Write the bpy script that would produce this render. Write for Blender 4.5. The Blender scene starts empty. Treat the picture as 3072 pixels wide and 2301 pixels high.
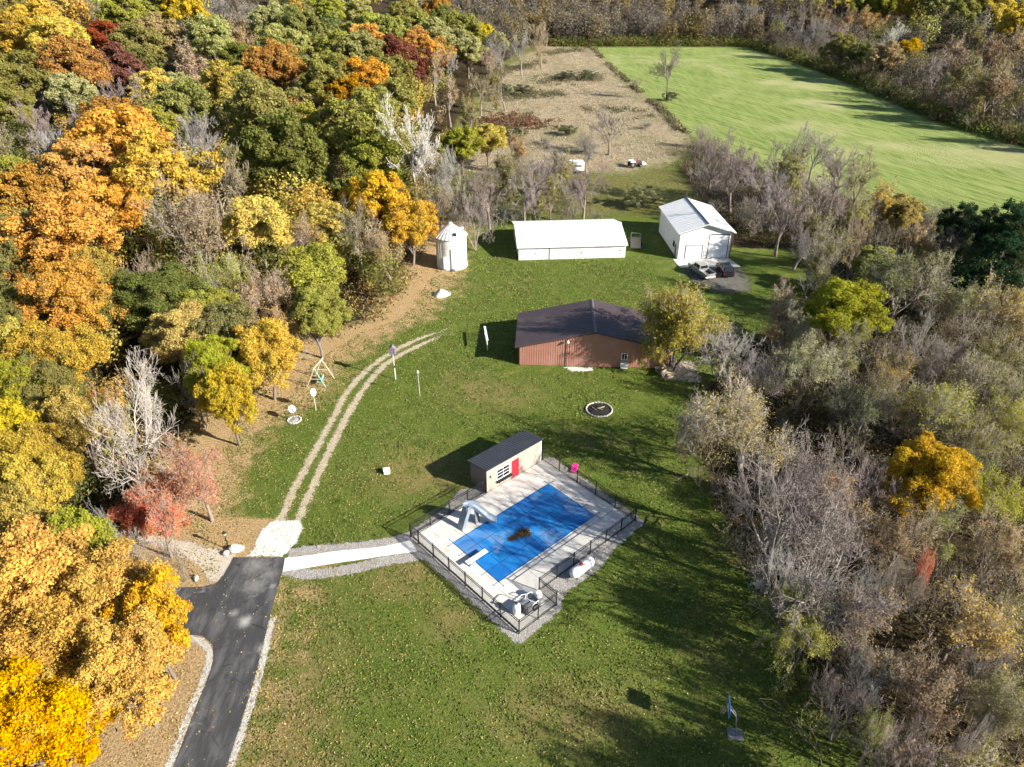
import bpy, bmesh, math, random
import numpy as np
from mathutils import Vector, Matrix
from mathutils.geometry import tessellate_polygon

# ------------------------------------------------------------------ camera, sky, sun, exposure
scn = bpy.context.scene
COL = scn.collection
R = math.radians
cam_d = bpy.data.cameras.new('camera'); cam = bpy.data.objects.new('camera', cam_d); COL.objects.link(cam)
cam.location = (0, 0, 46.5)
cam.rotation_euler = (R(90 - 32), 0, 0)
cam_d.sensor_width = 36; cam_d.lens = 36 * 2130 / 3072
cam_d.clip_start = 0.5; cam_d.clip_end = 6000
scn.camera = cam

SUN_EL, SUN_AZ = 26.5, 116.0        # azimuth clockwise from +Y (view direction)
world = bpy.data.worlds.new('World'); scn.world = world; world.use_nodes = True
wn = world.node_tree; bg = wn.nodes['Background']
sky = wn.nodes.new('ShaderNodeTexSky'); sky.sky_type = 'NISHITA'; sky.sun_disc = False
sky.sun_elevation = R(SUN_EL); sky.sun_rotation = R(SUN_AZ); sky.altitude = 200
sky.air_density = 1.0; sky.dust_density = 0.6; sky.ozone_density = 1.0
wn.links.new(sky.outputs[0], bg.inputs[0]); bg.inputs[1].default_value = 0.058
sun_d = bpy.data.lights.new('sun', 'SUN'); sun_d.energy = 5.0; sun_d.angle = R(0.53); sun_d.color = (1.0, 0.93, 0.82)
sun = bpy.data.objects.new('sun', sun_d); COL.objects.link(sun)
sv = Vector((math.sin(R(SUN_AZ)) * math.cos(R(SUN_EL)), math.cos(R(SUN_AZ)) * math.cos(R(SUN_EL)), math.sin(R(SUN_EL))))
sun.rotation_euler = sv.to_track_quat('Z', 'Y').to_euler(); sun.location = (60, -20, 60)
vs = scn.view_settings; vs.view_transform = 'Standard'; vs.look = 'None'; vs.gamma = 1; vs.exposure = 1.3
vs.use_curve_mapping = False
scn.cycles.use_adaptive_sampling = True; scn.cycles.adaptive_threshold = 0.035; scn.cycles.adaptive_min_samples = 20
scn.cycles.max_bounces = 3; scn.cycles.diffuse_bounces = 2; scn.cycles.glossy_bounces = 1; scn.cycles.transmission_bounces = 1; scn.cycles.transparent_max_bounces = 8

# ------------------------------------------------------------------ materials
def nmat(name):
    m = bpy.data.materials.new(name); m.use_nodes = True
    nt = m.node_tree; nt.nodes.clear()
    out = nt.nodes.new('ShaderNodeOutputMaterial')
    return m, nt, out
class NB:
    """small node-building helper"""
    def __init__(s, nt): s.nt = nt; s.n = nt.nodes; s.l = nt.links
    def node(s, t, **k):
        x = s.n.new(t)
        for a, v in k.items():
            if a.startswith('i_'):
                key = a[2:]; key = int(key) if key.isdigit() else key.replace('_', ' ')
                s.put(x.inputs[key], v)
            else: setattr(x, a, v)
        return x
    def put(s, sock, v):
        if isinstance(v, bpy.types.NodeSocket): s.l.new(v, sock)
        elif isinstance(v, tuple) and len(v) == 3 and sock.type == 'RGBA': sock.default_value = (*v, 1)
        else: sock.default_value = v
    def pos(s): return s.node('ShaderNodeNewGeometry').outputs['Position']
    def obj(s): return s.node('ShaderNodeTexCoord').outputs['Object']
    def noise(s, vec, scale, detail=4, rough=.55, dist=0):
        n = s.node('ShaderNodeTexNoise'); s.l.new(vec, n.inputs['Vector'])
        n.inputs['Scale'].default_value = scale; n.inputs['Detail'].default_value = detail
        n.inputs['Roughness'].default_value = rough; n.inputs['Distortion'].default_value = dist
        return n.outputs['Fac']
    def ramp(s, fac, a, b, c0=(0, 0, 0), c1=(1, 1, 1)):
        n = s.node('ShaderNodeMapRange'); n.interpolation_type = 'SMOOTHSTEP'
        s.put(n.inputs['Value'], fac); n.inputs['From Min'].default_value = a; n.inputs['From Max'].default_value = b
        return n.outputs['Result']
    def mix(s, fac, a, b, mode='MIX'):
        n = s.node('ShaderNodeMix', data_type='RGBA', blend_type=mode)
        s.put(n.inputs[0], fac); s.put(n.inputs[6], a); s.put(n.inputs[7], b)
        return n.outputs[2]
    def math(s, op, a, b=0.0, clamp=False):
        n = s.node('ShaderNodeMath', operation=op); n.use_clamp = clamp
        s.put(n.inputs[0], a); s.put(n.inputs[1], b); return n.outputs[0]
    def bump(s, h, strength=.3, dist=.05):
        n = s.node('ShaderNodeBump'); s.l.new(h, n.inputs['Height'])
        n.inputs['Strength'].default_value = strength; n.inputs['Distance'].default_value = dist
        return n.outputs[0]
    def scaled(s, vec, sc):
        n = s.node('ShaderNodeMapping'); s.l.new(vec, n.inputs['Vector']); n.inputs['Scale'].default_value = sc
        return n.outputs[0]
    def bsdf(s, col, rough=.8, spec=.3, normal=None, metal=0):
        b = s.node('ShaderNodeBsdfPrincipled'); s.put(b.inputs['Base Color'], col); s.put(b.inputs['Roughness'], rough)
        b.inputs['Specular IOR Level'].default_value = spec; b.inputs['Metallic'].default_value = metal
        if normal is not None: s.l.new(normal, b.inputs['Normal'])
        return b.outputs[0]
MATS = {}
def surf(name, col, rough=.7, var=.18, scale=3., spec=.3, bump=0., metal=0, dirt=None, dirt_amt=.4, dirt_scale=.8):
    """painted / solid surface with tonal variation, optional dirt stains and fine relief"""
    if name in MATS: return MATS[name]
    m, nt, out = nmat(name); b = NB(nt); p = b.obj()
    n1 = b.noise(p, scale, 5, .6)
    c = b.mix(n1, tuple(x * (1 - var) for x in col), tuple(min(1, x * (1 + var)) for x in col))
    if dirt is not None:
        d = b.math('MULTIPLY', b.ramp(b.noise(p, dirt_scale, 6, .65, .3), .48, .72), dirt_amt)
        c = b.mix(d, c, dirt)
    nrm = b.bump(b.noise(p, scale * 9, 3), bump, .02) if bump else None
    nt.links.new(b.bsdf(c, rough, spec, nrm, metal), out.inputs[0])
    MATS[name] = m; return m

def leaf_mat(name, attr=False):
    m, nt, out = nmat(name); b = NB(nt)
    if attr: base = b.node('ShaderNodeAttribute', attribute_name='tint').outputs['Color']
    else: base = b.node('ShaderNodeObjectInfo').outputs['Color']
    r = b.node('ShaderNodeAttribute', attribute_name='rnd').outputs['Fac']
    oi = b.node('ShaderNodeObjectInfo').outputs['Random']
    p = b.obj()
    big = b.noise(p, .22, 3, .5)
    hue = b.math('ADD', b.math('ADD', .474, b.math('MULTIPLY', r, .03)), b.math('MULTIPLY', big, .05))
    base = b.mix(b.math('MULTIPLY', b.ramp(b.noise(p, .42, 4, .6), .46, .70), .42), base, (.26, .20, .08))
    hs = b.node('ShaderNodeHueSaturation'); b.put(hs.inputs['Hue'], hue)
    b.put(hs.inputs['Value'], b.math('ADD', .74, b.math('MULTIPLY', r, .52)))
    b.put(hs.inputs['Saturation'], b.math('ADD', .86, b.math('MULTIPLY', oi, .2)))
    b.put(hs.inputs['Color'], base)
    d = b.node('ShaderNodeBsdfDiffuse'); nt.links.new(hs.outputs[0], d.inputs[0])
    t = b.node('ShaderNodeBsdfTranslucent'); nt.links.new(hs.outputs[0], t.inputs[0])
    mx = b.node('ShaderNodeMixShader'); mx.inputs[0].default_value = .44
    nt.links.new(d.outputs[0], mx.inputs[1]); nt.links.new(t.outputs[0], mx.inputs[2])
    nt.links.new(mx.outputs[0], out.inputs[0]); return m
def bark_mat(name):
    m, nt, out = nmat(name); b = NB(nt)
    base = b.node('ShaderNodeObjectInfo').outputs['Color']; p = b.obj()
    n = b.noise(b.scaled(p, (6, 6, 1.5)), 2.5, 5, .65)
    c = b.mix(b.ramp(n, .35, .7), b.mix(.45, base, (.03, .025, .02)), base)
    nt.links.new(b.bsdf(c, .9, .15, b.bump(n, .5, .05)), out.inputs[0]); return m
LEAF = leaf_mat('foliage'); LEAFA = leaf_mat('foliage tinted', True); BARK = bark_mat('bark'); TWIG = bark_mat('twigs')
TWIGG = surf('pale grey twigs', (.40, .355, .32), .9, .25, .6, .15)

def ground_mat():
    m, nt, out = nmat('ground cover'); b = NB(nt); p = b.pos()
    za = b.node('ShaderNodeAttribute', attribute_name='zone_a'); sa = b.node('ShaderNodeSeparateColor'); nt.links.new(za.outputs['Color'], sa.inputs[0])
    litter, field, meadow = sa.outputs[0], sa.outputs[1], sa.outputs[2]
    zb = b.node('ShaderNodeAttribute', attribute_name='zone_b'); sb = b.node('ShaderNodeSeparateColor'); nt.links.new(zb.outputs['Color'], sb.inputs[0])
    forest, rough_g, dry = sb.outputs[0], sb.outputs[1], sb.outputs[2]
    fine = b.noise(p, 5.5, 5, .75); fine2 = b.noise(p, 14, 3, .7); mid = b.noise(p, .55, 5, .6); big = b.noise(p, .09, 4, .55)
    # lawn
    lawn = b.mix(b.ramp(fine, .3, .72), (.042, .070, .011), (.175, .235, .038))
    mow = b.node('ShaderNodeMapping'); nt.links.new(p, mow.inputs['Vector']); mow.inputs['Rotation'].default_value = (0, 0, R(-28))
    lawn = b.mix(b.math('MULTIPLY', b.ramp(b.noise(b.scaled(mow.outputs[0], (.05, 1, 1)), .9, 3, .5), .42, .62), .35), lawn, (.10, .15, .025))
    lawn = b.mix(b.math('MULTIPLY', b.ramp(mid, .45, .70), .42), lawn, (.21, .225, .055))
    lawn = b.mix(b.math('MULTIPLY', b.ramp(b.math('ADD', b.math('MULTIPLY', big, .8), b.math('MULTIPLY', mid, .35)), .60, .78), .5), lawn, (.25, .20, .08))
    lawn = b.mix(b.math('MULTIPLY', dry, b.ramp(mid, .25, .6)), lawn, (.27, .205, .085))
    lawn = b.mix(b.math('MULTIPLY', b.ramp(fine2, .62, .72), .5), lawn, (.36, .33, .13))
    lawn = b.mix(b.math('MULTIPLY', b.ramp(b.noise(p, 3.4, 3, .85), .52, .66), .62), lawn, (.022, .040, .009))  # dark thatch gaps, shade between the grass put into the colour
    lawn = b.mix(b.math('MULTIPLY', b.ramp(b.noise(b.scaled(p, (1, 1, 3)), 4.3, 3, .85), .56, .68), .5), lawn, (.24, .27, .06))
    # hay field with mown streaks
    st = b.noise(b.scaled(p, (.55, .05, 1)), 1.6, 5, .6); rot = b.node('ShaderNodeMapping'); nt.links.new(p, rot.inputs['Vector']); rot.inputs['Rotation'].default_value = (0, 0, R(62))
    st2 = b.noise(b.scaled(rot.outputs[0], (.03, .8, 1)), 1.3, 4, .65)
    fc = b.mix(b.ramp(st2, .3, .7), (.09, .15, .028), (.29, .355, .105))
    fc = b.mix(b.math('MULTIPLY', b.ramp(st, .35, .7), .5), fc, (.36, .40, .14))
    fc = b.mix(b.math('MULTIPLY', b.ramp(b.noise(p, .025, 3), .5, .66), .6), fc, (.45, .42, .22))
    # dry meadow
    mc = b.mix(b.ramp(b.noise(p, 1.1, 6, .7), .3, .68), (.24, .19, .12), (.46, .375, .26))
    mc = b.mix(b.math('MULTIPLY', b.ramp(b.noise(b.scaled(p, (1, .35, 1)), .12, 4), .48, .62), .6), mc, (.27, .22, .14))
    mc = b.mix(b.math('MULTIPLY', b.ramp(b.noise(p, .3, 4), .55, .7), .5), mc, (.42, .36, .20))
    mc = b.mix(b.math('MULTIPLY', b.ramp(b.noise(b.scaled(p, (1, .45, 1)), .06, 4), .46, .62), .6), mc, (.23, .21, .115))
    # leaf litter and woodland floor
    lc = b.mix(b.ramp(fine, .3, .7), (.24, .15, .07), (.60, .43, .23))
    lc = b.mix(b.math('MULTIPLY', b.ramp(fine2, .55, .7), .6), lc, (.66, .50, .28))
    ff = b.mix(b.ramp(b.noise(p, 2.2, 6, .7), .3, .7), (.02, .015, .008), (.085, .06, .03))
    # rough grass
    rg = b.mix(b.ramp(b.noise(p, 1.6, 6, .7), .3, .7), (.07, .085, .02), (.24, .22, .075))
    edge = b.math('MULTIPLY', b.math('SUBTRACT', b.math('ADD', b.math('MULTIPLY', fine, .55), b.math('MULTIPLY', mid, .75)), .65), 1.0)
    def msk(z, k=1.): return b.ramp(b.math('ADD', z, b.math('MULTIPLY', edge, k)), .3, .7)
    c = b.mix(msk(rough_g), lawn, rg)
    c = b.mix(msk(meadow, .9), c, mc)
    c = b.mix(msk(field, .25), c, fc)
    c = b.mix(msk(litter, 1.3), c, lc)
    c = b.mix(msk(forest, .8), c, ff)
    h = b.math('ADD', fine, b.math('MULTIPLY', fine2, .6))
    nt.links.new(b.bsdf(c, .95, .1, b.bump(h, 1.0, .2)), out.inputs[0]); return m

def gravel_mat(name, c0, c1, scale=9., ragged=False, spill=(.2, .16, .07)):
    m, nt, out = nmat(name); b = NB(nt); p = b.pos()
    v = b.node('ShaderNodeTexVoronoi'); nt.links.new(p, v.inputs['Vector']); v.inputs['Scale'].default_value = scale
    n = b.noise(p, 1.1, 5, .65)
    c = b.mix(v.outputs['Color'], c0, c1); c = b.mix(b.ramp(b.noise(p, 22, 2), .3, .7), tuple(x * .55 for x in c0), c)
    c = b.mix(b.math('MULTIPLY', b.ramp(n, .5, .72), .5), c, spill)
    sh = b.bsdf(c, .9, .2, b.bump(v.outputs['Distance'], .8, .05))
    if ragged:
        a = b.node('ShaderNodeAttribute', attribute_name='cover').outputs['Fac']
        k = b.math('ADD', a, b.math('MULTIPLY', b.math('SUBTRACT', b.math('ADD', b.math('MULTIPLY', b.noise(p, 3.2, 6, .85), .6), b.math('MULTIPLY', b.noise(p, .8, 4, .7), .4)), .5), 2.6))
        fac = b.ramp(k, .34, .62)
        tr = b.node('ShaderNodeBsdfTransparent'); mx = b.node('ShaderNodeMixShader')
        nt.links.new(fac, mx.inputs[0]); nt.links.new(tr.outputs[0], mx.inputs[1]); nt.links.new(sh, mx.inputs[2]); sh = mx.outputs[0]
    nt.links.new(sh, out.inputs[0]); return m
def asphalt_mat():
    m, nt, out = nmat('asphalt'); b = NB(nt); p = b.pos()
    f = b.noise(p, 30, 3, .7); mid = b.noise(b.scaled(p, (1.2, .28, 1)), 1.0, 5, .6); big = b.noise(p, .35, 4, .6)
    c = b.mix(f, (.030, .030, .032), (.068, .068, .072))
    c = b.mix(b.math('MULTIPLY', b.ramp(mid, .42, .7), .6), c, (.15, .15, .155))
    cr = b.node('ShaderNodeTexVoronoi'); cr.feature = 'DISTANCE_TO_EDGE'; nt.links.new(b.scaled(p, (.5, .22, 1)), cr.inputs['Vector']); cr.inputs['Scale'].default_value = 1.2
    c = b.mix(b.math('MULTIPLY', b.math('LESS_THAN', cr.outputs['Distance'], .006), .6), c, (.012, .012, .012))
    c = b.mix(b.math('MULTIPLY', b.ramp(big, .60, .74), .75), c, (.34, .335, .325))  # pale patches: wear plus glare mixed into the base colour
    c = b.mix(b.math('MULTIPLY', b.ramp(b.noise(p, .8, 3), .58, .7), .4), c, (.028, .028, .03))
    for sx_, sy_, sr_, sa_ in ((-21.9, 42.0, 1.2, .5), (-21.5, 38.3, .8, .85), (-22.6, 39.1, .55, .6), (-22.4, 44.3, 1.6, .45), (-20.9, 43.3, 1.0, .4)):   # pale worn patches with sun glare painted into the colour
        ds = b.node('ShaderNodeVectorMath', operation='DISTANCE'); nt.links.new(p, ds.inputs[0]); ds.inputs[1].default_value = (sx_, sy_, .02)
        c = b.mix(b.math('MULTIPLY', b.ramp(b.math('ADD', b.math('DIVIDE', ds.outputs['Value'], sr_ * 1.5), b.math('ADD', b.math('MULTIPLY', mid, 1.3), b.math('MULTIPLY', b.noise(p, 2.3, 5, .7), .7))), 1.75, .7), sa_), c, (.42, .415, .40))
    nt.links.new(b.bsdf(c, .8, .3, b.bump(f, .3, .01)), out.inputs[0]); return m
def concrete_mat(name, c0, c1):
    m, nt, out = nmat(name); b = NB(nt); p = b.pos()
    c = b.mix(b.ramp(b.noise(p, .9, 6, .65), .3, .7), c0, c1)
    c = b.mix(b.math('MULTIPLY', b.ramp(b.noise(p, 24, 2), .55, .75), .25), c, tuple(x * .6 for x in c0))
    c = b.mix(b.math('MULTIPLY', b.ramp(b.noise(b.scaled(p, (1, 1, 1)), .33, 5, .7, .6), .55, .72), .4), c, tuple(x * .66 for x in c0))
    nt.links.new(b.bsdf(c, .85, .25, b.bump(b.noise(p, 30, 3), .15, .01)), out.inputs[0]); return m
def cover_mat():
    m, nt, out = nmat('blue pool cover fabric'); b = NB(nt); p = b.obj()
    w = b.noise(p, 60, 2); big = b.noise(p, .28, 4, .6, .5)
    c = b.mix(w, (.005, .095, .33), (.009, .145, .46))
    c = b.mix(b.math('MULTIPLY', b.ramp(b.noise(p, .5, 5, .65), .4, .65), .5), c, (.014, .27, .66))
    c = b.mix(b.math('MULTIPLY', b.ramp(big, .50, .66), .62), c, (.17, .30, .48))
    nt.links.new(b.bsdf(c, .55, .35, b.bump(b.noise(p, 1.4, 4), .25, .06)), out.inputs[0]); return m
GROUND = ground_mat()
GRAVEL = gravel_mat('grey gravel', (.30, .28, .26), (.62, .60, .57), 9, True)
SHOULDER = gravel_mat('gravel shoulder', (.50, .48, .44), (.78, .75, .70), 10, True)
WGRAVEL = gravel_mat('white crushed stone', (.72, .71, .68), (.93, .92, .90), 7, True, (.5, .46, .38))
DIRT = gravel_mat('bare dirt rut', (.46, .39, .27), (.70, .62, .46), 8, True, (.26, .23, .10))
SAND = gravel_mat('sandy pad', (.56, .48, .40), (.80, .73, .64), 12, True, (.42, .30, .16))
LOTG = gravel_mat('stony parking gravel', (.12, .115, .10), (.27, .255, .22), 8, True, (.12, .12, .07))
DARKSOIL = gravel_mat('dark soil ridge', (.05, .04, .025), (.13, .11, .07), 5, True, (.10, .09, .05))
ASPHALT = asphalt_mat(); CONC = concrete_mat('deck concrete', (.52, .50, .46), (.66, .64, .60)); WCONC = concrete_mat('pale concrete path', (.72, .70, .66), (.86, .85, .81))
COVER = cover_mat()
WHITE_METAL = surf('white sheet metal', (.78, .78, .76), .5, .05, 1.2, .4, dirt=(.5, .47, .42), dirt_amt=.3, dirt_scale=.5)
WHITE_ROOF = surf('white roof metal', (.82, .82, .81), .5, .04, .8, .4, dirt=(.6, .59, .56), dirt_amt=.3, dirt_scale=.35)
WHITE_PAINT = surf('white paint', (.8, .8, .78), .5, .05, 2)
GALV = surf('galvanised metal', (.62, .63, .64), .45, .12, 2.5, .5, metal=.25, dirt=(.42, .25, .19), dirt_amt=.55, dirt_scale=.6)
BROWN_SIDING = surf('brown steel siding', (.42, .205, .155), .55, .12, 1.0, .35, dirt=(.52, .32, .26), dirt_amt=.5, dirt_scale=.4)
BROWN_ROOF = surf('dark brown roof metal', (.075, .055, .06), .45, .12, .6, .45, dirt=(.13, .10, .10), dirt_amt=.5, dirt_scale=.25)
DARK_ROOF = surf('charcoal roof metal', (.055, .058, .07), .4, .15, .8, .5, dirt=(.12, .12, .13), dirt_amt=.4)
STUCCO = surf('cream stucco', (.37, .31, .26), .85, .14, 1.4, .2, bump=.2, dirt=(.22, .18, .15), dirt_amt=.6, dirt_scale=.7)
BROWN_WALL = surf('taupe end wall', (.20, .17, .15), .8, .12, 1.4, .2, bump=.1)
BLACK_METAL = surf('black fence metal', (.012, .012, .013), .45, .2, 4, .4)
DARK_TRIM = surf('dark trim', (.02, .022, .028), .5, .2, 3)
RED_DOOR = surf('red door paint', (.62, .012, .03), .4, .1, 2, .4)
RED_PAINT = surf('faded red paint', (.45, .05, .05), .5, .15, 4)
GLASS = surf('dark window glass', (.015, .018, .022), .08, .3, 2, .6)
BLUEGREY = surf('blue grey fibreglass', (.18, .22, .28), .35, .12, 1.6, .5, dirt=(.4, .42, .44), dirt_amt=.4)
GREY_PLASTIC = surf('grey plastic', (.16, .165, .18), .5, .2, 3)
DARK_PLASTIC = surf('dark plastic', (.03, .032, .036), .45, .2, 3)
PVC = surf('white plastic pipe', (.78, .78, .76), .4, .05, 3)
TANK_WHITE = surf('tank white paint', (.76, .78, .79), .35, .06, 1.6, .45, dirt=(.5, .5, .48), dirt_amt=.3)
WOOD = surf('weathered wood', (.36, .30, .22), .85, .25, 5, .15, bump=.2)
PALEWOOD = surf('pale lumber', (.60, .53, .40), .8, .2, 5, .15)
GREENP = surf('green painted lumber', (.22, .50, .40), .6, .15, 4)
PITSTONE = surf('sooty pit stone', (.44, .42, .38), .9, .3, 2, .2, bump=.5, dirt=(.12, .11, .10), dirt_amt=.7)
STONE = surf('pale limestone', (.68, .66, .60), .9, .15, 2, .2, bump=.5, dirt=(.4, .37, .32), dirt_amt=.4)
GREYSTONE = surf('grey field stone', (.34, .33, .31), .9, .25, 3, .2, bump=.4)
SANDPILE = surf('pale sand', (.72, .68, .58), .95, .12, 3, .1, bump=.5)
ASH = surf('ash and char', (.03, .028, .026), .95, .5, 6, .1, bump=.4)
STEEL_GREY = surf('silver car paint', (.40, .41, .42), .28, .06, 2, .5, metal=.5)
BLACK_PAINT = surf('black car paint', (.012, .013, .02), .22, .1, 2, .6)
RUBBER = surf('tyre rubber', (.02, .02, .02), .85, .2, 8)
CHROME = surf('wheel metal', (.5, .5, .5), .3, .1, 4, .5, metal=.8)
LAMP_RED = surf('red lamp lens', (.35, .01, .01), .25, .1, 4)
PINK = surf('hot pink plastic', (.75, .04, .30), .45, .15, 4)
BLUEBOARD = surf('blue backboard', (.035, .13, .38), .35, .15, 2, .5, dirt=(.25, .32, .42), dirt_amt=.4)
ORANGE_RIM = surf('orange rim', (.65, .16, .03), .5, .1, 4)
NET = surf('net cord', (.6, .58, .52), .9, .1, 8)
MARTIN = surf('mauve grey housing', (.20, .17, .21), .6, .2, 4)
POLE_GREY = surf('pale grey pole', (.55, .53, .50), .7, .15, 4)
STRAP = surf('dark cover strap', (.006, .045, .17), .7, .2, 8)
WETLEAF = surf('wet brown leaves', (.09, .045, .02), .6, .5, 12, .4)
TOWHEEL = surf('dusty red paint', (.12, .05, .06), .55, .2, 4)

# ------------------------------------------------------------------ mesh helpers
class MB:
    def __init__(s): s.v = []; s.f = []; s.mi = []
    def add(s, vs, fs, mi=0):
        o = len(s.v); s.v += [tuple(x) for x in vs]; s.f += [tuple(i + o for i in f) for f in fs]; s.mi += [mi] * len(fs); return s
    def box(s, x0, x1, y0, y1, z0, z1, mi=0):
        return s.add([(x0, y0, z0), (x1, y0, z0), (x1, y1, z0), (x0, y1, z0), (x0, y0, z1), (x1, y0, z1), (x1, y1, z1), (x0, y1, z1)],
                     [(0, 3, 2, 1), (4, 5, 6, 7), (0, 1, 5, 4), (1, 2, 6, 5), (2, 3, 7, 6), (3, 0, 4, 7)], mi)
    def cbox(s, c, d, mi=0): return s.box(c[0] - d[0] / 2, c[0] + d[0] / 2, c[1] - d[1] / 2, c[1] + d[1] / 2, c[2] - d[2] / 2, c[2] + d[2] / 2, mi)
    def tube(s, pts, r, n=8, mi=0, cap=True):
        pts = [Vector(p) for p in pts]; rs = r if isinstance(r, (list, tuple)) else [r] * len(pts)
        rings = []
        for i, p in enumerate(pts):
            t = (pts[min(i + 1, len(pts) - 1)] - pts[max(i - 1, 0)]).normalized()
            a = t.orthogonal().normalized() if i == 0 else (rings[-1][1] - t * rings[-1][1].dot(t)).normalized()
            b = t.cross(a); rings.append((p, a, b, rs[i]))
        vs = [p + (a * math.cos(2 * math.pi * k / n) + b * math.sin(2 * math.pi * k / n)) * rr for p, a, b, rr in rings for k in range(n)]
        fs = [(i * n + k, i * n + (k + 1) % n, (i + 1) * n + (k + 1) % n, (i + 1) * n + k) for i in range(len(pts) - 1) for k in range(n)]
        if cap: fs += [tuple(range(n - 1, -1, -1)), tuple((len(pts) - 1) * n + k for k in range(n))]
        return s.add(vs, fs, mi)
    def lathe(s, prof, n=20, mi=0, c=(0, 0, 0), axis='z', caps=True):
        vs = []
        for r, h in prof:
            for k in range(n):
                a = 2 * math.pi * k / n; x, y = r * math.cos(a), r * math.sin(a)
                p = (x, y, h) if axis == 'z' else ((h, x, y) if axis == 'x' else (x, h, y))
                vs.append((p[0] + c[0], p[1] + c[1], p[2] + c[2]))
        fs = [(i * n + k, i * n + (k + 1) % n, (i + 1) * n + (k + 1) % n, (i + 1) * n + k) for i in range(len(prof) - 1) for k in range(n)]
        if caps: fs += [tuple(range(n - 1, -1, -1)), tuple((len(prof) - 1) * n + k for k in range(n))]
        return s.add(vs, fs, mi)
    def prism(s, poly, axis, a, b, mi=0):
        """extrude a 2-D outline along an axis from a to b; outline lies in the other two axes (x,z for 'y'; y,z for 'x'; x,y for 'z')"""
        n = len(poly)
        def P(q, t): return {'y': (q[0], t, q[1]), 'x': (t, q[0], q[1]), 'z': (q[0], q[1], t)}[axis]
        vs = [P(q, a) for q in poly] + [P(q, b) for q in poly]
        fs = [(i, (i + 1) % n, n + (i + 1) % n, n + i) for i in range(n)]
        tri = tessellate_polygon([[Vector((*q, 0)) for q in poly]])
        fs += [tuple(t) for t in tri] + [tuple(n + i for i in reversed(t)) for t in tri]
        return s.add(vs, fs, mi)
    def build(s, name, mat, parent=None, loc=None, rotz=0, smooth=False, bevel=0):
        me = bpy.data.meshes.new(name); me.from_pydata(s.v, [], s.f)
        for m in (mat if isinstance(mat, (list, tuple)) else [mat]): me.materials.append(m)
        if any(s.mi): me.polygons.foreach_set('material_index', s.mi)
        bm = bmesh.new(); bm.from_mesh(me); bmesh.ops.recalc_face_normals(bm, faces=bm.faces)
        if bevel:
            bmesh.ops.bevel(bm, geom=[e for e in bm.edges if e.calc_face_angle(0) > .6], offset=bevel, segments=2, affect='EDGES', profile=.6)
        if smooth:
            for f in bm.faces: f.smooth = True
            for e in bm.edges:
                if e.calc_face_angle(0) > .7: e.smooth = False
        bm.to_mesh(me); bm.free()
        return link(name, me, parent, loc, rotz)
def link(name, me, parent=None, loc=None, rotz=0):
    o = bpy.data.objects.new(name, me); COL.objects.link(o)
    if parent is not None: o.parent = parent
    if loc is not None: o.location = loc
    if rotz: o.rotation_euler = (0, 0, rotz)
    return o
def tag(o, label, cat, group=None):
    o['label'] = label; o['category'] = cat
    if group: o['group'] = group
    return o
def thing(name, label, cat, loc=(0, 0, 0), rotz=0, group=None):
    o = bpy.data.objects.new(name, None); COL.objects.link(o); o.location = loc; o.rotation_euler = (0, 0, rotz); o.empty_display_size = .3
    return tag(o, label, cat, group)
def structure(o): o['kind'] = 'structure'; return o
def stuff(o): o['kind'] = 'stuff'; return o
def child_copy(src, parent, loc=None, rot=None, scale=None):
    c = src.copy(); COL.objects.link(c); c.parent = parent
    if loc is not None: c.location = loc
    if rot is not None: c.rotation_euler = rot
    if scale is not None: c.scale = scale
    return c

# ------------------------------------------------------------------ terrain
XE = [(0, -26), (30, -26.5), (36, -27), (44, -31), (56, -33), (65, -33), (71, -28), (79, -27), (88, -22), (92, -17), (107, -14), (137, -13), (208, -11), (306, -5), (400, 10), (1200, 80)]
XR = [(0, 150), (150, 150), (193, 136), (226, 129), (280, 131), (343, 128), (400, 122), (1200, 60)]
RW = [(0, 24), (26, 21), (31, 19.5), (40, 18.5), (50, 17), (64, 16.5), (74, 21), (92, 35), (98, 40), (105, 46), (127, 46), (135, 60), (150, 150)]
xe_f = lambda y: np.interp(y, *zip(*XE)); xr_f = lambda y: np.interp(y, *zip(*XR)); rw_f = lambda y: np.interp(y, *zip(*RW))
def ground_z(x, y):
    x = np.asarray(x, float); y = np.asarray(y, float)
    d = np.maximum(0, xe_f(y) - x - 4); z = .085 * d * d / (d + 12)
    d = np.maximum(0, x - xr_f(y) - 2); z = z + .12 * d * d / (d + 12)
    d = np.maximum(0, y - 430); z = z + .05 * d * d / (d + 40)
    return z
def gz(x, y): return float(ground_z(x, y))
FIELD = [(40, 401), (43.2, 328), (46.2, 273), (48.8, 241), (49.4, 212), (53.4, 189), (62, 168), (77.8, 139), (95.7, 127), (130, 118), (150, 130), (146, 165), (135.7, 193), (128.2, 226), (131, 280), (128, 343), (122, 401)]
MEADOW = [(-11, 172), (10, 168), (34, 176), (47, 196), (48, 240), (45, 275), (42, 328), (38, 392), (20, 400), (8, 360), (-2, 300), (-10, 210)]
def poly_sd(px, py, poly):
    """signed distance to a polygon, positive inside"""
    n = len(poly); dmin = np.full(px.shape, 1e9); ins = np.zeros(px.shape, bool)
    for i in range(n):
        (ax, ay), (bx, by) = poly[i], poly[(i + 1) % n]
        ex, ey = bx - ax, by - ay; t = np.clip(((px - ax) * ex + (py - ay) * ey) / (ex * ex + ey * ey + 1e-9), 0, 1)
        dmin = np.minimum(dmin, np.hypot(px - ax - t * ex, py - ay - t * ey))
        c = ((ay > py) != (by > py)) & (px < (bx - ax) * (py - ay) / (by - ay + 1e-12) + ax); ins ^= c
    return np.where(ins, dmin, -dmin)
def sstep(a, b, x): t = np.clip((x - a) / (b - a), 0, 1); return t * t * (3 - 2 * t)
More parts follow.
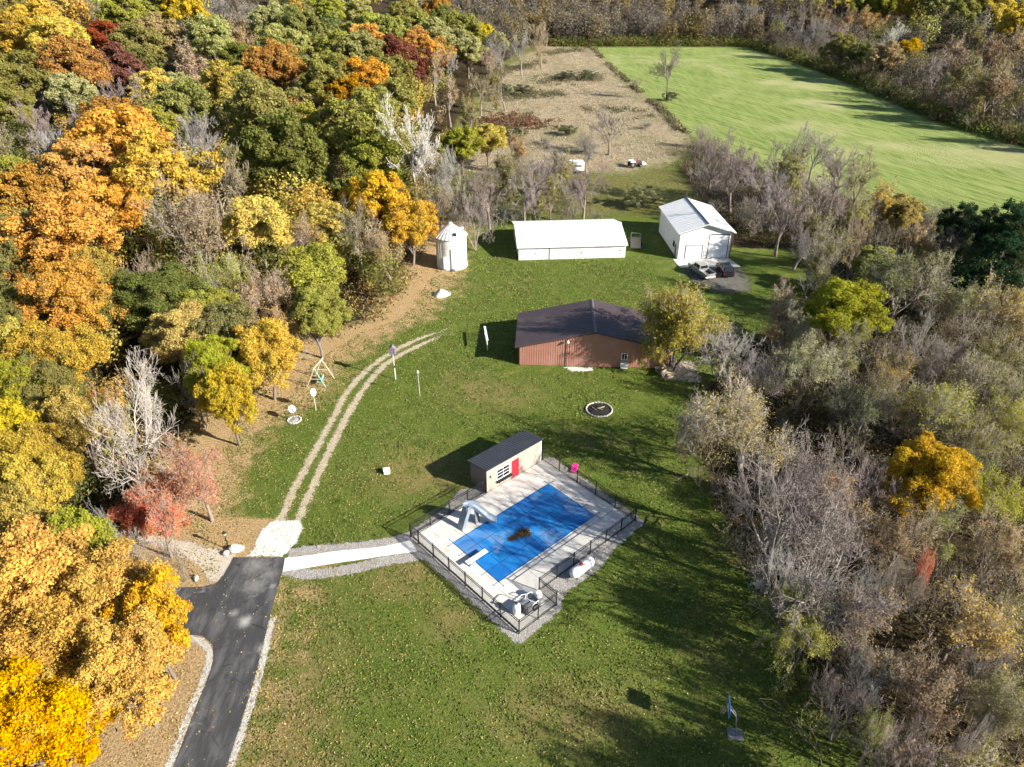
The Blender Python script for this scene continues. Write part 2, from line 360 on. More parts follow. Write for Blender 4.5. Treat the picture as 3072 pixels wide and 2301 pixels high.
def build_ground():
    xs = np.concatenate([-np.geomspace(1500, 62, 34), np.arange(-60, 48, .6), np.geomspace(49, 1500, 60)])
    ys = np.concatenate([[-300, -120, -50, -10, 5], np.arange(14, 132, .6), np.geomspace(133, 2600, 130)])
    X, Y = np.meshgrid(xs, ys); x = X.ravel(); y = Y.ravel()
    rng = np.random.default_rng(3)
    z = ground_z(x, y)
    far = (np.abs(x) < 60) & (y < 132)
    nx, ny = len(xs), len(ys)
    idx = np.arange(nx * ny).reshape(ny, nx)
    q = np.stack([idx[:-1, :-1], idx[:-1, 1:], idx[1:, 1:], idx[1:, :-1]], -1).reshape(-1, 4)
    me = bpy.data.meshes.new('ground'); me.vertices.add(len(x)); me.vertices.foreach_set('co', np.stack([x, y, z], 1).ravel())
    me.loops.add(len(q) * 4); me.loops.foreach_set('vertex_index', q.ravel().astype(np.int32))
    me.polygons.add(len(q)); me.polygons.foreach_set('loop_start', np.arange(0, len(q) * 4, 4, dtype=np.int32)); me.update()
    dl = x - xe_f(y)                       # metres to the right of the left wood's edge
    lf = sstep(13, -2, dl) * (y < 135) * .92
    lf = np.maximum(lf, sstep(-18, -25, x) * (y < 50) * .85)
    lf = np.maximum(lf, np.where((y < 45) & (x < -14), sstep(-13, -17, x) * .42, 0))
    fld = sstep(-1.0, 1.2, poly_sd(x, y, FIELD)); mdw = sstep(-14, 9, poly_sd(x, y, MEADOW) + 4 * np.sin(x * .21 + y * .05) * np.sin(y * .09))
    dr = x - rw_f(y)
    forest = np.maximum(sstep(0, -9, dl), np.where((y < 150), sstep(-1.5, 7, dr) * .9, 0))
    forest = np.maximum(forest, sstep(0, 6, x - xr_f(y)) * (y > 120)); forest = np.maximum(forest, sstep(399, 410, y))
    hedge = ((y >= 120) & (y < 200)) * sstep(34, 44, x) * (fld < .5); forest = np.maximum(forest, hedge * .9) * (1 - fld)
    forest = forest * (1 - mdw)
    rough = np.where((y > 120) & (y < 420), 1., 0) * (1 - fld) * (1 - mdw) * (1 - forest) * sstep(126, 150, y)
    dry = np.maximum.reduce([np.exp(-((x + 9) ** 2 / 30 + (y - 57) ** 2 / 12)), np.exp(-((x - 4) ** 2 / 40 + (y - 30) ** 2 / 8)) * .8, np.exp(-((x + 9.5) ** 2 / 10 + (y - 43) ** 2 / 4)), np.exp(-((x + 2.5) ** 2 / 30 + (y - 72) ** 2 / 10)) * .8, np.exp(-((x + 15.5) ** 2 / 12 + (y - 28) ** 2 / 90)) * .95, np.exp(-((x + 5) ** 2 / 5 + (y - 38.5) ** 2 / 4)) * .8, sstep(4, 13, 13 - dl) * .5])
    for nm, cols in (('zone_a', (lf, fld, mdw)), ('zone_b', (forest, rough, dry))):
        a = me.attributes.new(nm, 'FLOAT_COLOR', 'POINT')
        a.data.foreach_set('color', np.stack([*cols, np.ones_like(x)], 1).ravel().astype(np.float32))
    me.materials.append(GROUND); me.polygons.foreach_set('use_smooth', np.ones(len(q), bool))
    o = structure(link('ground', me)); return o
build_ground()

def clip_density(poly, step):
    """grid sheet over a polygon with a 'cover' value that falls off at the outline"""
    a = np.array(poly); x0, y0 = a.min(0) - .8; x1, y1 = a.max(0) + .8
    xs = np.arange(x0, x1 + step, step); ys = np.arange(y0, y1 + step, step); X, Y = np.meshgrid(xs, ys)
    return X, Y, poly_sd(X.ravel(), Y.ravel(), poly)
def ragged_sheet(name, poly, mat, z=.006, step=.3, soft=.35, parent=None, fade=None):
    X, Y, sd = clip_density(poly, step); ny, nx = X.shape; idx = np.arange(nx * ny).reshape(ny, nx)
    q = np.stack([idx[:-1, :-1], idx[:-1, 1:], idx[1:, 1:], idx[1:, :-1]], -1).reshape(-1, 4)
    q = q[(sd[q] > -.75).any(1)]
    x, y = X.ravel(), Y.ravel(); used, inv = np.unique(q, return_inverse=True)
    me = bpy.data.meshes.new(name); me.from_pydata(np.stack([x[used], y[used], ground_z(x[used], y[used]) + z], 1).tolist(), [], inv.reshape(-1, 4).tolist())
    at = me.attributes.new('cover', 'FLOAT', 'POINT'); at.data.foreach_set('value', (np.clip(.5 + sd[used] / (2 * soft), 0, 1) * (1 if fade is None else np.clip(np.hypot(x[used] - fade[0], y[used] - fade[1]) / fade[2], .3, 1))).astype(np.float32))
    me.materials.append(mat); return structure(link(name, me, parent))
def offset_line(pts, w):
    P = [Vector((*p, 0)) for p in pts]; L, Rr = [], []
    for i, p in enumerate(P):
        t = (P[min(i + 1, len(P) - 1)] - P[max(0, i - 1)]).normalized(); n = Vector((-t.y, t.x, 0)); L.append((p + n * w / 2)[:2]); Rr.append((p - n * w / 2)[:2])
    return L + Rr[::-1]
def smooth_line(pts, k=6):
    P = [Vector(p) for p in pts]; out = []
    for i in range(len(P) - 1):
        p0, p1, p2, p3 = P[max(0, i - 1)], P[i], P[i + 1], P[min(len(P) - 1, i + 2)]
        for j in range(k):
            t = j / k; out.append(.5 * ((2 * p1) + (-p0 + p2) * t + (2 * p0 - 5 * p1 + 4 * p2 - p3) * t * t + (-p0 + 3 * p1 - 3 * p2 + p3) * t ** 3))
    return [tuple(v) for v in out] + [tuple(P[-1])]
def flat_sheet(name, poly, mat, z0, z1=None):
    b = MB()
    if z1 is None:
        b.add([(x, y, z0) for x, y in poly], [tuple(t) for t in tessellate_polygon([[Vector((*q, 0)) for q in poly]])])
    else: b.prism(poly, 'z', z0, z1)
    return structure(b.build(name, mat))
# driveway: asphalt lane with a bay to the left, gravel shoulders
lane_r = [(-18.9, 16), (-18.91, 26.4), (-19.08, 32.7), (-19.66, 39.4), (-20.05, 45.2)]
lane_l = [(-24.74, 45.3), (-24.9, 43.2), (-25.2, 42.3), (-26.2, 41.9), (-29.0, 41.8), (-31.5, 41.9), (-31.2, 36.6), (-28.9, 37.1), (-26.2, 37.05), (-24.4, 36.9), (-23.3, 36.1), (-22.75, 34.8), (-22.58, 33.5), (-22.53, 29.5), (-22.45, 26.4), (-22.3, 16)]
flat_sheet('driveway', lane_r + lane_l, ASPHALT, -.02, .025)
ragged_sheet('gravel_shoulder', offset_line(smooth_line([(-18.65, 16), (-18.66, 26.4), (-18.8, 32.7), (-19.35, 38.6)]), .5), SHOULDER, .012, .2, .2)
ragged_sheet('gravel_shoulder', offset_line(smooth_line([(-22.7, 16), (-22.75, 26.4), (-22.85, 29.5), (-22.9, 33.4), (-23.1, 34.8), (-23.6, 35.8), (-24.5, 36.5), (-26.2, 36.7)]), .5), SHOULDER, .012, .2, .2)
ragged_sheet('sandy_pad', [(-24.6, 45.6), (-29.5, 47.2), (-34, 48.2), (-36, 48.0), (-31.2, 46.4), (-27.3, 44.3), (-25.9, 42.6), (-24.9, 42.2)], SAND, .008, .25, .45)
ragged_sheet('crushed_stone_pad', [(-23.3, 48.6), (-22.6, 49.9), (-20.1, 50.0), (-19.4, 48.9), (-19.6, 47.3), (-20.3, 45.4), (-23.6, 45.4), (-23.2, 46.6)], WGRAVEL, .03, .2, .3)
ragged_sheet('dirt_track', offset_line(smooth_line([(-21.9, 49.3), (-21.8, 52), (-21.55, 56.8), (-20.7, 65), (-19.9, 72.7), (-18.25, 78.2), (-15.5, 82.9), (-12.6, 86.1), (-8.3, 89.3), (-5.5, 90.3)]), .75), DIRT, .012, .22, .5, fade=(-5.5, 90.3, 9))
ragged_sheet('dirt_track', offset_line(smooth_line([(-20.3, 49.3), (-20.15, 52), (-19.9, 56.3), (-19.25, 65), (-18.2, 72.7), (-16.5, 78.6), (-14.5, 81.9), (-12.1, 84.5), (-10.0, 86.6), (-7.3, 88.2), (-5, 88.8)]), .8), DIRT, .016, .22, .5, fade=(-5, 88.8, 9))
ragged_sheet('parking_gravel', [(28.6, 111.4), (38.0, 111.2), (38.0, 106), (37, 102), (33, 101), (29.5, 103.5)], LOTG, .012, .4, 1.7)
ragged_sheet('bare_soil_patch', [(18, 81), (23.5, 79.5), (23.5, 74.5), (19, 75.5)], SAND, .008, .3, .8)

# ------------------------------------------------------------------ pool terrace (local frame: x along the pool, y towards the pool house)
PO = Vector((1.28, 48.75, 0)); PA = R(42.4)
def pw(x, y): return (PO.x + x * math.cos(PA) - y * math.sin(PA), PO.y + x * math.sin(PA) + y * math.cos(PA))
def pool_root(name, label, cat, x=0, y=0, z=0, rot=0, group=None):
    w = pw(x, y); return thing(name, label, cat, (w[0], w[1], z), PA + rot, group)
ragged_sheet('gravel_bed', [pw(*q) for q in [(-9.1, 6.8), (-9.2, -8.7), (-8.8, -8.9), (-4.2, -8.7), (-2.9, -7.7), (1.4, -7.9), (4, -7.2), (8.9, -6.9), (9.1, -6.3), (9.6, 6.0), (8.3, 6.6), (0.4, 7.6), (-1.0, 8.6), (-2.4, 7.8), (-5, 7.3), (-9, 7.0)]], GRAVEL, .03, .25, .3)
ragged_sheet('gravel_bed', offset_line(smooth_line([(-20.0, 43.9), (-17.5, 43.3), (-14, 43.9), (-11.4, 44.8), (-8.8, 45.4), (-7.6, 45.6)]), 1.15), GRAVEL, .02, .2, .22)
ragged_sheet('gravel_bed', offset_line(smooth_line([(-20.0, 45.7), (-17.8, 46.2), (-14, 46.6), (-11.6, 47.1), (-9.2, 47.9), (-8.2, 48.6)]), 1.1), GRAVEL, .022, .2, .28)
PATH_L = smooth_line([(-20.12, 45.15), (-17.8, 45.55), (-16.0, 45.95), (-13.8, 46.25), (-11.6, 46.6), (-9.3, 47.35)]); PATH_R = smooth_line([(-19.9, 43.6), (-17.6, 44.1), (-15.7, 44.55), (-13.6, 44.95), (-11.4, 45.45), (-8.5, 46.0)])
path = flat_sheet('path', PATH_L + PATH_R[::-1], GREYSTONE, -.02, .03)
for i in range(0, 30, 3):
    def inset(A, B, t): return tuple(Vector(A).lerp(Vector(B), t))
    a0, a1, b0, b1 = PATH_L[i], PATH_L[i + 3], PATH_R[i], PATH_R[i + 3]
    q = [inset(a0, a1, .008), inset(a0, a1, .992), inset(b0, b1, .992), inset(b0, b1, .008)]
    MB().prism([q[0], *[PATH_L[i + k] for k in (1, 2)], q[1], q[2], *[PATH_R[i + k] for k in (2, 1)], q[3]], 'z', .031, .055).build('slab', WCONC, path)
deck = structure(MB().box(-8.25, 8.25, -5.95, 6.25, -.03, .08).box(-8.25, -4.3, -7.95, -5.952, -.03, .08).build('pool_deck', GREYSTONE, None, (PO.x, PO.y, 0), PA))
def slab(x0, x1, y0, y1, j=.011):
    MB().box(x0 + j, x1 - j, y0 + j, y1 - j, .07, .122 + random.uniform(-.0015, .0015)).build('slab', CONC, deck, bevel=.006)
random.seed(5)
ux = np.linspace(-8.25, 8.25, 11)
for a, b in zip(ux[:-1], ux[1:]):
    slab(a, b, -5.95, -3.75); slab(a, b, 4.85, 6.25); slab(a, b, 3.42, 4.85)
for a, b in zip(np.linspace(-6.35, 6.35, 9)[:-1], np.linspace(-6.35, 6.35, 9)[1:]):
    slab(a, b, -3.75, -3.4); slab(a, b, -3.4, -3.0)
for y0, y1 in ((-3.75, -1.3), (-1.3, 1.1), (1.1, 3.42)):
    slab(-8.25, -6.35, y0, y1); slab(6.35, 8.25, y0, y1)
for a, b in zip(np.linspace(-6.35, 6.35, 9)[:-1], np.linspace(-6.35, 6.35, 9)[1:]): slab(a, b, 3.0, 3.42)
slab(-6.35, -5.9, -3.0, 3.0); slab(5.9, 6.35, -3.0, 3.0)
for a, b in ((-8.25, -6.9), (-6.9, -5.6), (-5.6, -4.3)): slab(a, b, -7.95, -5.96)
# pool cover
def sag(x, y): return .152 - .055 * max(0, 1 - (x / 6.15) ** 2) * max(0, 1 - (y / 3.2) ** 2) + .004 * math.sin(x * 2.1 + y) * math.sin(y * 1.7)
cv = pool_root('pool_cover', 'blue mesh safety cover stretched over the swimming pool', 'pool cover')
b = MB(); nx, ny = 62, 32
vs_ = [(-6.12 + 12.24 * i / nx, -3.17 + 6.34 * j / ny) for j in range(ny + 1) for i in range(nx + 1)]
b.add([(x, y, sag(x, y)) for x, y in vs_], [(j * (nx + 1) + i, j * (nx + 1) + i + 1, (j + 1) * (nx + 1) + i + 1, (j + 1) * (nx + 1) + i) for j in range(ny) for i in range(nx)])
b.build('fabric', COVER, cv, smooth=True)
def strap(p0, p1):
    n = 24; P = [Vector(p0).lerp(Vector(p1), i / n) for i in range(n + 1)]; d = (P[-1] - P[0]).normalized(); s_ = Vector((-d.y, d.x)) * .022
    inside = lambda q: abs(q.x) < 6.14 and abs(q.y) < 3.19
    vv = []
    for q in P:
        z = sag(q.x, q.y) + .007 if inside(q) else .135
        vv += [(q.x + s_.x, q.y + s_.y, z), (q.x - s_.x, q.y - s_.y, z)]
    m = MB().add(vv, [(2 * i, 2 * i + 1, 2 * i + 3, 2 * i + 2) for i in range(n)])
    for e in (P[0], P[-1]): m.lathe([(.05, .12), (.05, .15), (.02, .155)], 8, 0, (e.x, e.y, 0))
    m.build('strap', STRAP, cv)
for x in np.linspace(-6.1, 6.1, 9): strap((x, -3.72, 0), (x, 3.68, 0))
for y in (-3.1, -1.55, 0, 1.55, 3.1): strap((-6.7, y, 0), (6.72, y, 0))
# diving board
db = pool_root('diving_board', 'white diving board over the near end of the pool', 'diving board', -6.0, .05)
MB().box(-1.05, 1.25, -.24, .24, .55, .61).build('board', WHITE_PAINT, db, bevel=.015)
MB().prism([(-.85, .12), (-.1, .12), (-.25, .549), (-.7, .549)], 'y', -.2, .2).build('stand', BLUEGREY, db, bevel=.02)
MB().tube([(.05, -.23, .12), (.05, -.23, .5), (.05, .23, .5), (.05, .23, .12)], .025, 8).build('fulcrum', CHROME, db)
# slide: moulded channel, ladder side and legs
sl = pool_root('pool_slide', 'blue-grey moulded pool slide leaning over the pool edge', 'slide')
def channel(name, pts, w, hgt, mat, side=Vector((0, 0, 1)), th=.05):
    P = [Vector(p) for p in pts]; vv = []; prof = [(-w, hgt), (-w * .86, hgt), (-w * .7, th), (0, th * .7), (w * .7, th), (w * .86, hgt), (w, hgt), (w * .85, -th), (-w * .85, -th)]
    for i, p in enumerate(P):
        t = (P[min(i + 1, len(P) - 1)] - P[max(i - 1, 0)]).normalized(); s_ = t.cross(Vector((0, 0, 1)));
        s_ = s_.normalized() if s_.length > .05 else Vector((0, 1, 0)); up = s_.cross(t).normalized()
        vv += [p + s_ * a + up * h for a, h in prof]
    n = len(prof); fs = [(i * n + k, i * n + (k + 1) % n, (i + 1) * n + (k + 1) % n, (i + 1) * n + k) for i in range(len(P) - 1) for k in range(n)]
    fs += [tuple(range(n)), tuple((len(P) - 1) * n + k for k in range(n))]
    return MB().add(vv, fs).build(name, mat, sl, smooth=True)
channel('flume', smooth_line([(-3.75, 4.15, 2.2), (-3.3, 4.1, 2.22), (-2.95, 3.9, 2.05), (-2.5, 3.45, 1.45), (-2.1, 2.95, .85), (-1.8, 2.55, .58), (-1.6, 2.3, .55)], 4), .42, .3, BLUEGREY)
lad = MB()
for s in (-1, 1): lad.prism([(-4.6, .12), (-4.2, .12), (-3.35, 2.12), (-3.78, 2.2)], 'y', 4.12 + s * .34 - .04, 4.12 + s * .34 + .04)
lad.prism([(-4.62, .13), (-4.55, .13), (-3.72, 2.19), (-3.78, 2.19)], 'y', 3.822, 4.418)
ladder = lad.build('ladder_side', BLUEGREY, sl, bevel=.02)
for i in range(6):
    t = (i + .7) / 6.4; MB().cbox((-4.35 + .8 * t, 4.12, .12 + 2 * t), (.24, .6, .05)).build('tread', GREY_PLASTIC, ladder)
MB().prism([(-3.0, .12), (-2.55, .12), (-2.62, 1.5), (-3.1, 2.0)], 'y', 3.62, 3.72).build('support', GREY_PLASTIC, sl, bevel=.02)
for s in (-1, 1): MB().tube([(-3.9, 4.12 + s * .3, 2.1), (-3.85, 4.12 + s * .3, 2.75), (-3.5, 4.12 + s * .3, 2.85), (-3.2, 4.1 + s * .3, 2.45)], .025, 8).build('handrail', BLUEGREY, sl, smooth=True)
# pool house
ph = pool_root('pool_house', 'narrow cream pool house with charcoal metal roof and red door', 'pool house', .7, 6.32)
L_, D_, HF, HB = 7.4, 2.55, 2.9, 2.55
MB().box(0, 1.32, 0, .12, 0, HF).box(1.32, 2.98, 0, .12, 0, .95).box(1.32, 2.98, 0, .12, 2.15, HF).box(2.98, 3.34, 0, .12, 0, HF).box(3.34, 4.22, 0, .12, 2.2, HF).box(4.22, L_, 0, .12, 0, HF).build('front_wall', STUCCO, ph)
MB().box(0, L_, D_ - .12, D_, 0, HB).build('back_wall', BROWN_WALL, ph)
for x in (0, L_ - .12): MB().prism([(.121, 0), (D_ - .121, 0), (D_ - .121, HB + .015), (.121, HF - .02)], 'x', x + .002, x + .118).build('end_wall', BROWN_WALL, ph)
for x in (-.035, L_ - .085): MB().box(x, x + .12, -.035, .09, 0, HF).build('corner_trim', WHITE_PAINT if x > 1 else STUCCO, ph)
MB().box(1.3, 3.0, .06, .1, .93, 2.17).build('window_backing', GLASS, ph)
win = MB().box(1.27, 3.03, -.02, .03, 2.14, 2.21).box(1.27, 3.03, -.02, .03, .9, .97).box(1.27, 1.34, -.018, .03, .971, 2.139).box(2.96, 3.03, -.018, .03, .971, 2.139).build('window', WHITE_PAINT, ph)
for i in range(2):
    for j in range(3):
        MB().box(1.36 + i * .81, 2.13 + i * .81, .02, .035, 1.0 + j * .385, 1.34 + j * .385).build('pane', GLASS, win)
for j in range(2): MB().box(1.345, 2.955, -.012, .02, 1.345 + j * .385, 1.38 + j * .385).build('muntin', WHITE_PAINT, win)
MB().box(2.135, 2.165, -.014, .02, .975, 2.135).build('muntin', WHITE_PAINT, win)
MB().box(1.2, 3.15, -.42, -.022, .84, .9).build('serving_shelf', DARK_TRIM, ph, bevel=.01)
for x in (1.3, 3.02): MB().prism([(-.4, .838), (-.022, .838), (-.022, .5)], 'x', x, x + .05).build('shelf_bracket', DARK_TRIM, ph)
dr_ = MB().box(3.36, 4.2, .02, .08, .12, 2.18).build('door', RED_DOOR, ph)
for z in (.3, 1.2): MB().box(3.46, 4.1, .005, .018, z, z + .75).build('door_panel', RED_DOOR, dr_, bevel=.004)
MB().lathe([(.03, 0), (.045, .03), (.03, .06)], 10, 0, (4.1, -.06, 1.08), 'y').build('door_handle', CHROME, dr_)
MB().box(3.28, 3.36, -.02, .05, .12, 2.26).box(4.2, 4.28, -.02, .05, .12, 2.26).box(3.361, 4.199, -.02, .05, 2.18, 2.258).build('door_frame', RED_PAINT, ph)
MB().box(.38, .48, -.09, -.001, 1.75, 2.0).build('wall_light', DARK_TRIM, ph)
sl_r = (HB - HF) / (D_ + .0)
rf = MB(); y0, y1 = -.22, D_ + .2; zf = lambda y: HF + .03 + sl_r * y
rf.prism([(y0, zf(y0)), (y1, zf(y1)), (y1, zf(y1) + .06), (y0, zf(y0) + .06)], 'x', -.2, L_ + .15)
roof_ = rf.build('roof', DARK_ROOF, ph)
for i in range(26):
    x = -.15 + i * .297
    MB().prism([(y0 - .003, zf(y0) + .061), (y1 + .003, zf(y1) + .061), (y1 + .003, zf(y1) + .095), (y0 - .003, zf(y0) + .095)], 'x', x, x + .05).build('roof_rib', DARK_ROOF, roof_)
# fence
fr = pool_root('pool_fence', 'black metal picket fence round the swimming pool terrace', 'fence')
def fence_run(p0, p1, root, first=True, last=True, bay=2.3, gate=False):
    p0, p1 = Vector((*p0, 0)), Vector((*p1, 0)); d = p1 - p0; n = max(1, round(d.length / bay)); u = d.normalized(); w = Vector((-u.y, u.x, 0))
    rot = math.atan2(u.y, u.x)
    for i in range(n + 1):
        if (i == 0 and not first) or (i == n and not last): continue
        q = p0 + d * i / n
        MB().box(-.034, .034, -.034, .034, 0, 1.68).prism([(-.04, -.04), (.04, -.04), (.04, .04), (-.04, .04)], 'z', 1.681, 1.72).build('post', BLACK_METAL, root, q, rot)
    for i in range(n):
        q0 = p0 + d * i / n; Lb = d.length / n
        for z in (.16, 1.36, 1.6): MB().box(.035, Lb - .035, -.02, .02, z, z + .042).build('rail', BLACK_METAL, root, q0, rot)
        m = MB(); k = int((Lb - .1) / .105)
        for j in range(1, k + 1):
            x = j * Lb / (k + 1); m.box(x - .008, x + .008, -.0085, .0085, .09, 1.595)
        stuff(m.build('pickets', BLACK_METAL, root, q0, rot))
FX, FY = 8.42, 6.45
fence_run((-FX, 5.2), (-FX, -8.15), fr); fence_run((-FX, -8.15), (-4.25, -8.15), fr, False); fence_run((-4.25, -8.15), (-4.25, -6.12), fr, False, bay=2.1)
fence_run((-4.25, -6.12), (FX, -6.12), fr, False); fence_run((FX, -6.12), (FX, 6.4), fr, False); fence_run((-FX, FY), (.62, FY), fr)
gt = pool_root('fence_gate', 'narrow black picket gate where the white path meets the terrace', 'gate')
MB().box(-.02, .02, -.02, .02, .06, 1.66).build('gate_stile', BLACK_METAL, gt, (-FX, 5.3, 0)); MB().box(-.02, .02, -.02, .02, .06, 1.66).build('gate_stile', BLACK_METAL, gt, (-FX, 6.34, 0))
for z in (.14, .9, 1.6): MB().box(-.015, .015, 5.321, 6.319, z, z + .035).build('gate_rail', BLACK_METAL, gt, (-FX, 0, 0))
m = MB()
for j in range(9): m.box(-.008, .008, 5.41 + j * .1, 5.426 + j * .1, .176, 1.598)
stuff(m.build('pickets', BLACK_METAL, gt, (-FX, 0, 0)))
MB().tube([(-FX, 5.32, 1.2), (-FX, 6.32, .2)], .014, 6).build('brace', BLACK_METAL, gt)
# pool equipment
f = pool_root('sand_filter', 'white dome-topped filter tank on the equipment pad, nearest the outer fence', 'filter tank', -7.15, -6.5)
MB().lathe([(.30, .12), (.34, .2), (.36, .4), (.36, .75), (.30, .95), (.18, 1.05), (.06, 1.08)], 20).build('tank', PVC, f, smooth=True)
MB().lathe([(.09, 1.05), (.09, 1.2), (.12, 1.22), (.12, 1.27), (.03, 1.3)], 12).build('valve', DARK_PLASTIC, f)
f = pool_root('pool_heater', 'dark boxy pool heater between the two filter tanks', 'heater', -6.45, -6.95)
MB().box(-.38, .38, -.32, .32, .14, .92).build('cabinet', DARK_PLASTIC, f, bevel=.03)
MB().box(-.4, .4, -.34, .34, .921, .98).build('top_panel', GREY_PLASTIC, f, bevel=.015)
for i in range(5): MB().box(-.3, .3, -.335, -.321, .3 + i * .1, .34 + i * .1).build('louvre', GREY_PLASTIC, f)
f = pool_root('cartridge_filter', 'pale banded filter tank in the pad corner by the fence notch', 'filter tank', -4.95, -6.75)
MB().lathe([(.28, .12), (.33, .2), (.33, .52)], 18).build('lower_tank', GREY_PLASTIC, f, smooth=True)
MB().lathe([(.345, .521), (.345, .6)], 18).build('clamp_band', DARK_PLASTIC, f)
MB().lathe([(.33, .601), (.33, .85), (.25, 1.02), (.08, 1.08)], 18).build('lid', PVC, f, smooth=True)
f = pool_root('pool_pump', 'small dark pool pump among the white pipes', 'pump', -5.75, -7.25)
MB().lathe([(.05, -.3), (.15, -.28), (.15, .1), (.12, .12), (.12, .25)], 14, 0, (0, 0, .34), 'x').build('motor', DARK_PLASTIC, f, smooth=True)
MB().lathe([(.14, .14), (.14, .5), (.16, .5), (.16, .55), (.05, .57)], 14, 0, (.36, 0, 0)).build('strainer', GREY_PLASTIC, f, smooth=True)
MB().box(-.3, .5, -.13, .13, .122, .17).build('foot', DARK_PLASTIC, f)
f = pool_root('pool_plumbing', 'white plastic pipe loops linking the filter tanks and pump', 'pipes')
for pts in ([(-7.15, -6.5, 1.18), (-6.9, -6.2, 1.18), (-6.3, -6.15, 1.2), (-6.0, -6.3, 1.2), (-6.0, -6.3, .3), (-5.6, -6.5, .25)], [(-5.75, -6.2, .14), (-5.75, -6.2, .95), (-5.35, -6.3, .95), (-5.1, -6.6, .7)], [(-5.4, -7.25, .6), (-5.4, -7.25, .85), (-6.0, -7.3, .85), (-6.3, -7.2, .6)], [(-4.9, -7.0, .3), (-4.9, -7.45, .3), (-5.3, -7.45, .3), (-5.4, -7.3, .4)], [(-6.8, -6.2, .17), (-5.0, -6.15, .17), (-4.6, -6.3, .17)]):
    MB().tube(pts, .035, 8).build('pipe', PVC, f)
# propane tank
f = pool_root('propane_tank', 'white horizontal propane tank with red dome lid outside the fence', 'propane tank', -.1, -7.15)
MB().lathe([(.02, -1.36), (.22, -1.33), (.38, -1.22), (.46, -1.02), (.47, -.9), (.47, .9), (.46, 1.02), (.38, 1.22), (.22, 1.33), (.02, 1.36)], 24, 0, (0, 0, .72), 'x').build('tank', TANK_WHITE, f, smooth=True)
for x in (-.9, -.3, .3, .9): MB().lathe([(.474, x - .02), (.478, x), (.474, x + .02)], 24, 0, (0, 0, .72), 'x', False).build('seam', TANK_WHITE, f)
MB().lathe([(.17, 1.15), (.17, 1.3), (.12, 1.37), (.03, 1.39)], 16, 0, (-.15, 0, 0)).build('dome_lid', RED_PAINT, f, smooth=True)
for x in (-.75, .75): MB().prism([(-.3, 0), (.3, 0), (.36, .35), (-.36, .35)], 'x', x - .06, x + .06).build('foot', GREYSTONE, f)
MB().tube([(.1, .1, 1.18), (.5, .35, 1.15), (.6, .7, .9), (.6, .72, .05)], .015, 6).build('gas_pipe', GREY_PLASTIC, f)
# odds and ends around the terrace
f = pool_root('pink_lounger', 'small hot pink plastic seat just outside the fence right of pool', 'seat', 9.6, 2.9, 0, .5)
MB().prism([(-.45, .18), (.25, .16), (.55, .62), (.48, .66), (.2, .24), (-.45, .26)], 'y', -.28, .28).build('seat', PINK, f, bevel=.02)
for s in (-1, 1):
    MB().prism([(-.4, .0), (-.34, .0), (-.1, .17), (-.2, .17)], 'y', s * .24 - .025, s * .24 + .025).build('leg', PINK, f)
    MB().prism([(.3, .0), (.36, .0), (.3, .22), (.18, .17)], 'y', s * .24 - .025, s * .24 + .025).build('leg', PINK, f)
    MB().box(-.2, .3, s * .3 - .03, s * .3 + .03, .38, .42).build('armrest', PINK, f)
f = pool_root('bicycle', 'dark bicycle standing outside the right corner of the pool fence', 'bicycle', 8.9, -7.0, 0, .3)
for x in (-.5, .5):
    ring = [(x + .31 * math.cos(a), 0, .33 + .31 * math.sin(a)) for a in np.linspace(0, 2 * math.pi, 19)]
    wh = MB().tube(ring, .024, 6, 0, False).build('wheel', RUBBER, f)
    m = MB()
    for a in np.linspace(0, math.pi, 5)[:-1]: m.tube([(x + .3 * math.cos(a), 0, .33 + .3 * math.sin(a)), (x - .3 * math.cos(a), 0, .33 - .3 * math.sin(a))], .005, 4)
    m.build('spokes', CHROME, wh)
MB().tube([(-.5, 0, .33), (-.1, 0, .33), (.38, 0, .78), (-.22, 0, .82), (-.1, 0, .33)], .022, 6).tube([(-.5, 0, .33), (-.22, 0, .82), (-.25, 0, .95)], .018, 6).tube([(.5, 0, .33), (.36, 0, .95)], .02, 6).build('frame', DARK_PLASTIC, f)
MB().prism([(-.4, .95), (-.1, .97), (-.1, 1.0), (-.4, 1.01)], 'y', -.07, .07).build('saddle', RUBBER, f, bevel=.015)
MB().tube([(.3, -.28, 1.0), (.38, 0, .97), (.3, .28, 1.0)], .015, 6).build('handlebar', DARK_PLASTIC, f)
f = thing('well_box', 'small white box alone on the lawn left of pool house', 'utility box', (-12.87, 57.05, 0), R(15))
MB().prism([(-.32, 0), (.32, 0), (.28, .42), (-.28, .42)], 'y', -.25, .25).build('body', WHITE_PAINT, f, bevel=.015)
MB().prism([(-.36, .421), (.36, .421), (.34, .5), (-.34, .52)], 'y', -.3, .3).build('lid', WHITE_METAL, f, bevel=.015)

